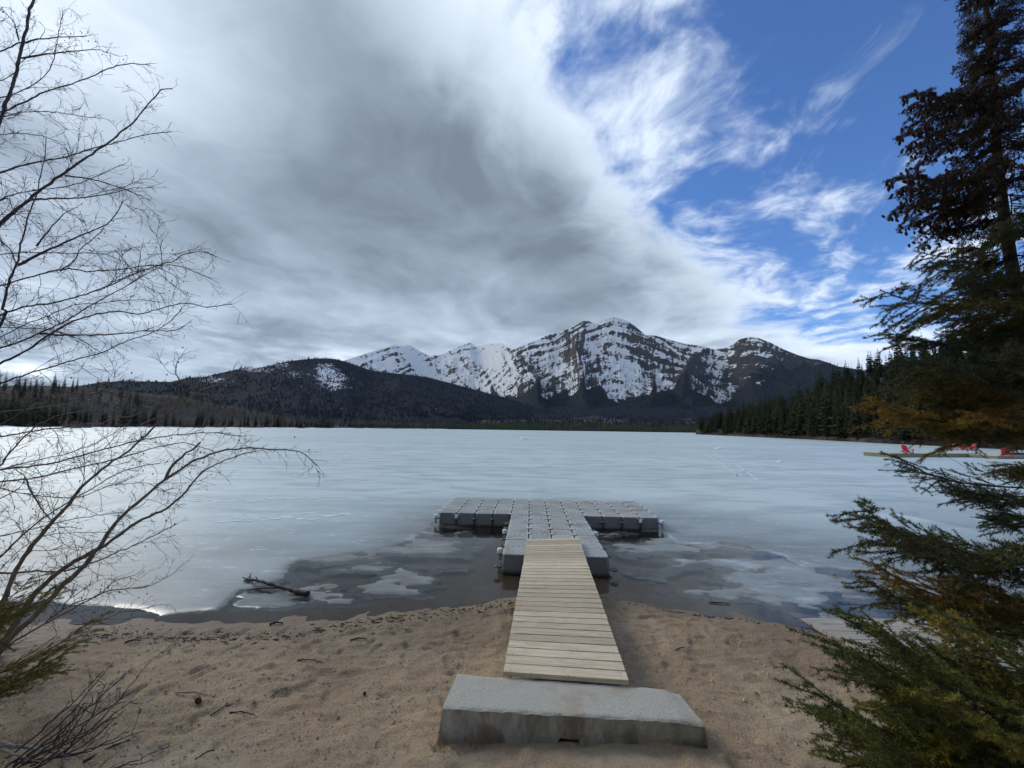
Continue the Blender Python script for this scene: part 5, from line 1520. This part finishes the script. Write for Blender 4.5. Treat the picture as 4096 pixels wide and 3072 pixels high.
SPR = [spruce_proto(500 + k) for k in range(5)]
SPR_C = [spruce_proto(600 + k, 1.0, 1.0, 150) for k in range(3)]
SPR_S = [spruce_proto(700 + k, 1.4, 0.5) for k in range(2)]
GREEN = [(0.042, 0.058, 0.026), (0.058, 0.066, 0.024), (0.075, 0.070, 0.022), (0.036, 0.050, 0.028)]
RUST = [(0.16, 0.115, 0.028), (0.125, 0.11, 0.028), (0.20, 0.135, 0.03), (0.085, 0.090, 0.028)]

def put_branch(root, protos, base, tip, col, rng, roll=None, maxs=1.5):
    wm, nd, cm, L = protos[rng.integers(len(protos))]
    v = np.array(tip) - np.array(base); ln = np.linalg.norm(v); ex = v / ln
    ez = np.array([0, 0, 1.0]); ey = np.cross(ez, ex); ey /= np.linalg.norm(ey); ez = np.cross(ex, ey)
    a = rng.normal(0, 0.25) if roll is None else roll
    ey, ez = ey * math.cos(a) + ez * math.sin(a), ez * math.cos(a) - ey * math.sin(a)
    s = ln / L; sy = min(max(s, 0.55), maxs)
    Mx = Matrix(((ex[0] * s, ey[0] * sy, ez[0] * sy, base[0]), (ex[1] * s, ey[1] * sy, ez[1] * sy, base[1]), (ex[2] * s, ey[2] * sy, ez[2] * sy, base[2]), (0, 0, 0, 1)))
    o = link('branch', wm, root); o.matrix_basis = Mx
    n = bpy.data.objects.new('needles', nd); C.objects.link(n); n.parent = o; n.color = (*col, 1); n['kind'] = 'stuff'
    if cm is not None:
        c = bpy.data.objects.new('cones', cm); C.objects.link(c); c.parent = o; c['kind'] = 'stuff'
    return o

def build_spruces():
    rng = np.random.default_rng(91)
    # ---- tall spruce on the right edge
    X0, Y0 = 4.85, 3.65
    zg = float(sand_z(np.array(X0), np.array(Y0)))
    root = empty('spruce_tree', (X0, Y0, zg)); tag(root, 'tall dark spruce laden with cones at the right edge of the view', 'tree')
    mb = MB(); zt = np.linspace(zg - 0.2, 8.2, 22); mb.tube(np.stack([X0 + 0.03 * np.sin(zt), Y0 + 0.02 * np.cos(zt * 1.3), zt], -1), np.linspace(0.085, 0.012, 22), 9)
    m = mb.mesh('trunk', True); m.materials.append(MATS['spruce_bark']); link('trunk', m, root)
    def zb(py):          # height on the trunk seen at image row py
        lo, hi = -1.0, 12.0
        for _ in range(40):
            mid = (lo + hi) / 2; v = np.array([X0, Y0, mid - CAMZ]); y = 1536 - FPX * (v @ _u) / (v @ _f)
            if y > py: lo = mid
            else: hi = mid
        return lo
    T = [  # tip px, py, base row, proto, colour list
        (3676, 388, 330, 'c', GREEN), (3659, 536, 470, 'c', GREEN), (3625, 722, 640, 'c', GREEN), (3600, 852, 740, 'c', GREEN), (3722, 920, 850, 'c', GREEN),
        (3688, 1013, 970, 'n', GREEN), (3718, 1063, 1040, 'n', GREEN), (3536, 1190, 1130, 'n', GREEN), (3751, 1249, 1230, 'n', GREEN), (3545, 1350, 1300, 'n', GREEN),
        (3634, 1451, 1420, 'n', GREEN), (3561, 1560, 1520, 'n', RUST), (3479, 1622, 1640, 'n', RUST), (3660, 1500, 1470, 'n', GREEN), (3640, 1690, 1700, 'n', RUST),
        (3565, 1836, 1960, 's', GREEN), (3820, 1965, 1980, 'n', GREEN), (3448, 2060, 2210, 'n', GREEN), (3520, 2120, 2260, 'n', GREEN),
        (3957, 2068, 2090, 'n', GREEN), (3783, 2217, 2260, 'n', GREEN), (3452, 2345, 2450, 'n', RUST), (3485, 2285, 2400, 'n', RUST), (3700, 2440, 2480, 'n', GREEN), (3790, 2360, 2420, 'n', RUST),
        (3882, 245, 200, 'c', GREEN), (3899, 20, -40, 'c', GREEN), (3910, 120, 80, 'c', GREEN), (3890, 300, 260, 'c', GREEN), (3760, 440, 390, 'c', GREEN), (3800, 640, 580, 'c', GREEN), (3740, 820, 760, 'c', GREEN),
        (3860, 1120, 1090, 'n', GREEN), (3800, 1320, 1290, 'n', GREEN), (3700, 1580, 1560, 'n', RUST)]
    pr = {'c': SPR_C, 'n': SPR, 's': SPR_S}
    for px, py, by, k, cols in T:
        base = np.array([X0, Y0, zb(by)]); tip = at_y(px, py, Y0 + rng.uniform(-0.45, 0.25))
        col = cols[rng.integers(len(cols))]
        if k == 'c': col = (0.040, 0.030, 0.020)
        put_branch(root, pr[k], base, tip, col, rng)
    # branches all round the trunk
    z = zg + 0.9
    while z < 8.0:
        R = np.interp(z, [1.0, 2.2, 3.6, 4.6, 5.6, 6.4, 8.2], [1.55, 1.6, 1.25, 0.95, 0.80, 0.55, 0.12]); n = 2 if z < 3.3 else 3
        a0 = rng.uniform(0, 6.28)
        for q in range(n):
            a = a0 + q * 6.283 / n + rng.normal(0, 0.3); d = np.array([math.cos(a), math.sin(a)])
            toward = d @ np.array([-0.8, -0.6])
            r = R * rng.uniform(0.5, 0.85) * (0.55 if d[0] < -0.3 else 1.0)
            if (1.0 < z < 1.9 or 2.1 < z < 2.65) and d[0] < -0.1: continue
            tip = np.array([X0 + d[0] * r, Y0 + d[1] * r, z + r * rng.uniform(-0.22, 0.02)])
            c = z > 4.25
            col = (GREEN if z > 3.2 or rng.random() < 0.45 else RUST)
            cc = col[rng.integers(len(col))]
            if c: cc = (0.042, 0.034, 0.022)
            put_branch(root, SPR_C if (c and rng.random() < 0.8) else SPR, (X0, Y0, z), tip, cc, rng)
        z += rng.uniform(0.14, 0.24)
    # ---- young spruce, lower right corner
    X1, Y1 = 3.55, 2.35; zg = float(sand_z(np.array(X1), np.array(Y1)))
    r2 = empty('young_spruce', (X1, Y1, zg)); tag(r2, 'low bushy olive-green young spruce in the lower right corner', 'tree')
    mb = MB(); zt = np.linspace(zg - 0.1, zg + 1.35, 9); mb.tube(np.stack([np.full(9, X1), np.full(9, Y1), zt], -1), np.linspace(0.035, 0.006, 9), 7)
    m = mb.mesh('trunk', True); m.materials.append(MATS['spruce_bark']); link('trunk', m, r2)
    OL = [(0.17, 0.165, 0.03), (0.12, 0.135, 0.03), (0.23, 0.18, 0.032), (0.09, 0.11, 0.034)]
    T2 = [(3419, 2478, 0.95), (3332, 2618, 0.80), (3237, 2809, 0.62), (3287, 2891, 0.50), (3349, 3024, 0.42), (3729, 2494, 1.1), (3895, 2544, 1.15), (3500, 2560, 0.9), (3480, 2760, 0.66), (3520, 2860, 0.55),
          (3600, 2960, 0.42), (3480, 3060, 0.35), (3700, 2780, 0.7), (3800, 2900, 0.55), (3740, 3040, 0.4), (3400, 2640, 0.75), (3400, 2930, 0.48), (3980, 2860, 0.6)]
    for px, py, hz in T2:
        dep = Y1 + rng.uniform(-0.35, 0.30)
        tip = at_y(px, py, dep); base = np.array([X1, Y1, zg + hz * 0.85])
        put_branch(r2, SPR, base, tip, OL[rng.integers(len(OL))], rng, maxs=0.9)
    for q in range(16):
        a = rng.uniform(-1.9, 1.5); r = rng.uniform(0.45, 0.85); hz = rng.uniform(0.25, 1.2); r *= 1.15 - 0.6 * hz
        tip = np.array([X1 + r * math.cos(a), Y1 + r * math.sin(a), zg + hz + rng.uniform(-0.12, 0.10)])
        put_branch(r2, SPR, np.array([X1, Y1, zg + hz * 0.9]), tip, OL[rng.integers(len(OL))], rng, maxs=0.8)
    # ---- young spruce on the left edge
    X2, Y2 = -4.35, 3.15; zg = float(sand_z(np.array(X2), np.array(Y2)))
    r3 = empty('young_spruce', (X2, Y2, zg)); tag(r3, 'small green young spruce in front of the alder stems at the left edge', 'tree')
    mb = MB(); zt = np.linspace(zg - 0.1, zg + 1.5, 9); mb.tube(np.stack([np.full(9, X2), np.full(9, Y2), zt], -1), np.linspace(0.03, 0.005, 9), 7)
    m = mb.mesh('trunk', True); m.materials.append(MATS['spruce_bark']); link('trunk', m, r3)
    T3 = [(372, 2500, 0.55), (310, 2590, 0.45), (225, 2365, 0.95), (120, 2330, 1.0), (180, 2660, 0.35), (60, 2430, 0.9)]
    for px, py, hz in T3:
        tip = at_y(px, py, Y2 + rng.uniform(-0.25, 0.25)); base = np.array([X2, Y2, zg + hz * 0.9])
        put_branch(r3, SPR_S, base, tip, OL[rng.integers(len(OL))], rng, maxs=0.6)
build_spruces()

# ------------------------------------------------------------------ dead willow stems, grass
def build_low_plants():
    rng = np.random.default_rng(55)
    b = at_z(70, 3090, 0.30); root = empty('dead_willow', tuple(b)); tag(root, 'fan of bare reddish willow stems in the lower left corner', 'shrub')
    tips = [(594, 2652), (560, 2744), (545, 2790), (505, 2690), (425, 2730), (500, 2840), (470, 2866), (520, 2925), (580, 2920), (415, 2680), (380, 2780), (300, 2860), (670, 2990), (460, 2640), (350, 2800), (250, 2900), (610, 3040)]
    for px, py in tips:
        dep = 2.9 + rng.uniform(-0.25, 0.35); tip = at_y(px, py, dep + 0.1); s = b + np.array([rng.uniform(-0.25, 0.15), rng.uniform(-0.1, 0.15), 0])
        mid = s * 0.5 + tip * 0.5 + np.array([0.04, 0, rng.uniform(-0.08, 0.02)])
        if tip[2] < 0.3: tip[2] = 0.3
        P = catmull([s, mid, tip], 16) + rng.normal(0, 0.004, (16, 3))
        mb = MB(); mb.tube(P, np.linspace(0.0065, 0.0022, 16), 5); m = mb.mesh('stem', True); m.materials.append(MATS['twig_bark']); o = link('stem', m, root)
        mb = MB()
        for q in range(7):
            k = rng.integers(6, 15); d = (P[k + 1] - P[k]) / np.linalg.norm(P[k + 1] - P[k]) + rng.normal(0, 0.4, 3); d /= np.linalg.norm(d)
            grow(mb, P[k], d, rng.uniform(0.05, 0.16), 0.002, rng, 1)
        m = mb.mesh('twigs'); m.materials.append(MATS['twig_bark']); t = bpy.data.objects.new('twigs', m); C.objects.link(t); t.parent = o; t['kind'] = 'stuff'
    # pale dead sticks lying in the corner
    for k, (a, c) in enumerate([((0, 2985), (300, 2990)), ((0, 3000), (160, 3050)), ((0, 2970), (230, 3010))]):
        pa, pc = at_z(*a, 0.36), at_z(*c, 0.36)
        stick('stick', [pa, (pa + pc) / 2, pc], 0.010, 0.006, 'pale_driftwood', ['grey dead stick lying across the lower left corner', 'short grey stick lowest in the lower left corner', 'thin grey stick above the other two in the lower left corner'][k], 'stick', 'dead sticks in the lower left corner', seed=80 + k)
    def tuft(name, cx, cy, n, R, hl, hh, label, lean=0.5, mat='dry_grass'):
        mb = MB()
        for k in range(n):
            a = rng.uniform(0, 6.28); r = R * math.sqrt(rng.random()); x = cx + r * math.cos(a) * 1.6; y = cy + r * math.sin(a); z = float(sand_z(np.array(x), np.array(y), False)) - 0.005
            d = np.array([rng.normal(0, lean), rng.normal(-0.1, lean), 1.0]); d /= np.linalg.norm(d); L = rng.uniform(hl, hh); p0 = np.array([x, y, z]); w = np.array([math.cos(a), math.sin(a), 0]) * 0.0016
            p1 = p0 + d * L * 0.5; p2 = p0 + d * L * 0.85 + np.array([d[0], d[1], -0.35]) * L * 0.35
            mb.add([p0 - w, p0 + w, p1 + w * 0.8, p1 - w * 0.8], [(0, 1, 2, 3)]); mb.add([p1 - w * 0.8, p1 + w * 0.8, p2], [(0, 1, 2)])
        m = mb.mesh(name); m.materials.append(MATS[mat]); o = link(name, m); tag(o, label, 'grass'); return o
    g = at_z(1830, 3010, 0.13); tuft('grass_tuft', g[0], g[1] - 0.02, 420, 0.13, 0.05, 0.15, 'dry straw grass tuft against the left end of the concrete block', 0.7)
    g = at_z(2250, 3000, 0.12); tuft('grass_tuft', g[0], g[1], 110, 0.09, 0.03, 0.08, 'small dry grass tuft under the slot of the concrete block', 0.8)
    g = at_z(2840, 3060, 0.12); tuft('grass_tuft', g[0], g[1], 90, 0.08, 0.03, 0.07, 'sparse dry grass tuft at the right end of the concrete block', 0.8)
    g = at_z(90, 2900, 0.30); tuft('grass_tuft', g[0], g[1], 900, 0.32, 0.06, 0.20, 'wide clump of dead grass beside the willow stems', 0.9)
build_low_plants()

# ------------------------------------------------------------------ far dock, chairs, canoe, snow lumps, tracks
def build_far_things():
    p = at_z(3565, 1829, 0.03); q = at_z(3905, 1829, 0.03); r = at_z(3970, 1838, 0.03)
    a = np.array(p); b = np.array(q); d = b - a; L = np.linalg.norm(d); d /= L; nrm = np.array([-d[1], d[0], 0])
    if nrm[1] < 0: nrm = -nrm
    R = np.stack([d, nrm, (0, 0, 1.0)], 1)
    root = empty('swimming_dock', tuple(a)); tag(root, 'low cream-decked wooden dock frozen into the ice on the far right', 'dock')
    mb = MB(); mb.box(a + d * L / 2 + nrm * 1.5 + (0, 0, 0.22), (L / 2, 1.5, 0.20), R); m = mb.mesh('skirt'); m.materials.append(MATS['olive_skirt']); link('skirt', m, root)
    nb = 40
    pl = MB(); pl.box((0, 0, 0), (L / nb / 2 - 0.006, 1.53, 0.025)); pm = pl.mesh('deck_board'); pm.materials.append(MATS['cream_deck'])
    for k in range(nb):
        o = link('deck_board', pm, root); c = a + d * (L * (k + 0.5) / nb) + nrm * 1.5 + (0, 0, 0.447)
        o.matrix_basis = Matrix(((R[0][0], R[0][1], 0, c[0]), (R[1][0], R[1][1], 0, c[1]), (0, 0, 1, c[2]), (0, 0, 0, 1)))
    p2 = at_z(3990, 1836, 0.03); root2 = empty('swimming_dock', tuple(p2)); tag(root2, 'second cream-decked dock section at the right edge behind the spruce', 'dock')
    mb = MB(); mb.box(p2 + d * 4 + nrm * 1.2 + (0, 0, 0.18), (4, 1.2, 0.16), R); m = mb.mesh('skirt'); m.materials.append(MATS['olive_skirt']); link('skirt', m, root2)
    for k in range(30):
        o = link('deck_board', pm, root2); c = p2 + d * (8 * (k + 0.5) / 30) + nrm * 1.2 + (0, 0, 0.367)
        o.matrix_basis = Matrix(((R[0][0] * 0.9, R[0][1] * 0.8, 0, c[0]), (R[1][0] * 0.9, R[1][1] * 0.8, 0, c[1]), (0, 0, 1, c[2]), (0, 0, 0, 1)))
    def chair(px, py, rz, mat, label, zdeck=0.472):
        c = at_z(px, py, zdeck); r = empty('deck_chair', tuple(c)); r.rotation_euler = (0, 0, rz); tag(r, label, 'chair', 'wide-armed wooden chairs on the far dock')
        def part(nm, f):
            mb = MB(); f(mb); m = mb.mesh(nm); m.materials.append(MATS[mat]); o = bpy.data.objects.new(nm, m); C.objects.link(o); o.parent = r
        def rot(ax): cs, sn = math.cos(ax), math.sin(ax); return np.array([[cs, 0, sn], [0, 1, 0], [-sn, 0, cs]])
        for k in range(5):      # fan back
            part('back_slat', lambda mb, k=k: mb.box((-0.36 - 0.0, (k - 2) * 0.115, 0.66), (0.012, 0.05, 0.42 - 0.045 * abs(k - 2)), rot(-0.38)))
        for k in range(4):
            part('seat_slat', lambda mb, k=k: mb.box((-0.12 + k * 0.13, 0, 0.33 + k * 0.025), (0.058, 0.28, 0.012), rot(-0.15)))
        for s in (-1, 1):
            part('arm', lambda mb, s=s: mb.box((0.02, s * 0.36, 0.57), (0.40, 0.075, 0.014)))
            part('leg', lambda mb, s=s: mb.box((0.30, s * 0.31, 0.28), (0.06, 0.02, 0.275)))
            part('leg', lambda mb, s=s: mb.box((-0.10, s * 0.285, 0.20), (0.50, 0.018, 0.06), rot(0.32)))
    chair(3632, 1817, 0.15, 'red_paint', 'red wooden deck chair alone at the left end of the far dock')
    chair(3805, 1805, 3.0, 'grey_chair_paint', 'grey wooden deck chair seen from behind on the far dock')
    chair(3848, 1803, 1.5, 'orange_paint', 'orange-red deck chair with rounded back in the middle of the far dock')
    chair(3886, 1804, 3.1, 'red_paint', 'dark red deck chair rightmost on the far dock')
    chair(4030, 1832, 0.4, 'red_paint', 'red deck chair half hidden by spruce on the second dock section', 0.392)
    # overturned canoe
    c = at_z(4065, 1822, 0.40); mb = MB(); n, k = 15, 10; V = []
    for i in range(n):
        u = i / (n - 1) * 2 - 1; w = 0.42 * (1 - u * u) ** 0.6 + 0.01; h = 0.36 * (1 - 0.15 * u * u)
        for j in range(k): th = math.pi * j / (k - 1); V.append((u * 2.3, -w * math.cos(th), h * math.sin(th) * (0.5 + 0.5 * (1 - u ** 4)) + 0.05 * u * u))
    F = [(i * k + j, (i + 1) * k + j, (i + 1) * k + j + 1, i * k + j + 1) for i in range(n - 1) for j in range(k - 1)]
    r = empty('canoe', tuple(c)); r.rotation_euler = (0, 0, 0.2); tag(r, 'dark overturned canoe on the second dock section at the right edge', 'canoe')
    m = mesh('hull', np.array(V), np.array(F), True); m.materials.append(MATS['canoe_hull']); o = bpy.data.objects.new('hull', m); C.objects.link(o); o.parent = r
    mb = MB()
    for s in (-1, 1): mb.tube([(u * 2.3, s * (0.42 * (1 - u * u) ** 0.6 + 0.015), 0.02 + 0.05 * u * u) for u in np.linspace(-1, 1, 15)], 0.018, 5)
    m = mb.mesh('gunwale'); m.materials.append(MATS['pale_driftwood']); o = bpy.data.objects.new('gunwale', m); C.objects.link(o); o.parent = r
    # snow lumps on the ice
    for k, (px, py, s, lb) in enumerate([(2095, 1757, 0.75, 'larger lump of white snow far out on the ice'), (2875, 1797, 0.42, 'small lump of snow on the ice beside the ski track'), (3122, 1847, 0.22, 'tiny lump of snow nearest on the right ice')]):
        c = at_z(px, py, 0.03); n, kk = 6, 14; V = []; rng = np.random.default_rng(k)
        for i in range(n):
            for j in range(kk):
                t = i / (n - 1) * math.pi / 2; th = j * 2 * math.pi / kk; rr = s * math.cos(t) * (0.8 + 0.4 * rng.random()); V.append((rr * math.cos(th) * 1.3, rr * math.sin(th), s * 0.75 * math.sin(t) * (0.8 + 0.3 * rng.random()) - 0.02))
        F = [(i * kk + j, i * kk + (j + 1) % kk, (i + 1) * kk + (j + 1) % kk, (i + 1) * kk + j) for i in range(n - 1) for j in range(kk)]
        m = mesh('snow_lump', np.array(V), np.array(F), True); m.materials.append(MATS['snow']); o = link('snow_lump', m); o.location = c; tag(o, lb, 'snow lump', 'snow lumps on the ice')
    # tracks pressed into the ice: pale frosted prints
    rng = np.random.default_rng(31); mb = MB()
    def prints(P, n, wdt, size, jit):
        W = np.array([at_z(x, y, 0.031) for x, y in P]); Q = catmull(W, n)
        Q[:, 2] = np.where(Q[:, 1] < 17.8, 0.0235, 0.031)
        for k in range(n - 1):
            t = Q[k + 1] - Q[k]; ln = np.linalg.norm(t); t /= ln; pr = np.array([-t[1], t[0], 0]); sde = 1 if k % 2 else -1
            c = Q[k] + pr * (sde * wdt + rng.normal(0, jit)) + (0, 0, 0.001 * (k % 3)); K = 7; th = np.arange(K) * 2 * math.pi / K
            rr = size * rng.uniform(0.6, 1.3) * (1 + 0.3 * rng.normal(size=K))
            V = c + np.cos(th)[:, None] * t * rr[:, None] * 1.6 + np.sin(th)[:, None] * pr * rr[:, None]
            mb.add(V, [(0, q, q + 1) for q in range(1, K - 1)])
    prints([(1462, 1793), (1400, 1815), (1330, 1845), (1250, 1880), (1160, 1915)], 60, 0.25, 0.16, 0.1)
    prints([(600, 1985), (800, 2000), (1000, 2003), (1200, 1990), (1400, 1985)], 46, 0.12, 0.09, 0.08)
    prints([(900, 2080), (1100, 2070), (1300, 2060), (1420, 2055)], 22, 0.15, 0.09, 0.15)
    o = link('footprints', mb.mesh('footprints'), None, MATS['track_frost']); tag(o, 'trails of frosted footprints crossing the ice on the left', kind='stuff')
    mb = MB()
    for P, w in (([(2740, 1790), (2800, 1808), (2860, 1840), (2910, 1872), (2960, 1905)], 0.16), ([(2765, 1788), (2850, 1815), (2930, 1850), (2990, 1890), (3040, 1930)], 0.14), ([(3090, 1850), (3050, 1868), (2990, 1880), (2930, 1910)], 0.12), ([(2620, 1775), (2760, 1782), (3000, 1790), (3150, 1794)], 0.3)):
        W = catmull(np.array([at_z(x, y, 0.033) for x, y in P]), 90)
        for k in range(89):
            if rng.random() < 0.35: continue
            t = W[k + 1] - W[k]; t /= np.linalg.norm(t); pr = np.array([-t[1], t[0], 0]) * w * rng.uniform(0.3, 1.1); j = rng.normal(0, 0.05)
            mb.add([W[k] - pr + j, W[k + 1] - pr * 0.8, W[k + 1] + pr, W[k] + pr * 0.9], [(0, 1, 2, 3)])
    V = np.concatenate(mb.v); mb.v = [np.c_[V[:, :2], np.full(len(V), 0.034)]]
    o = link('ski_tracks', mb.mesh('ski_tracks'), None, MATS['track_frost']); tag(o, 'faint pale ski tracks curving over the ice on the right', kind='stuff')
build_far_things()

# ------------------------------------------------------------------ thin air between here and the mountains
def build_haze():
    mb = MB(); mb.box((0, 3200, 1098), (8200, 5400, 1103))
    m = bpy.data.materials.new('haze'); m.use_nodes = True; t = NT(m.node_tree); t.n.remove(t.n['Principled BSDF'])
    v = t.node('ShaderNodeVolumePrincipled'); v.inputs['Color'].default_value = (0.62, 0.80, 1.0, 1); v.inputs['Density'].default_value = 1.1e-5
    t.l.new(v.outputs[0], t.n['Material Output'].inputs['Volume'])
    me = mb.mesh('haze'); me.materials.append(m); o = link('haze', me); tag(o, 'thin bluish air in front of the far mountains', kind='stuff')
build_haze()

S.render.engine = 'CYCLES'
S.render.resolution_x, S.render.resolution_y = 1024, 768
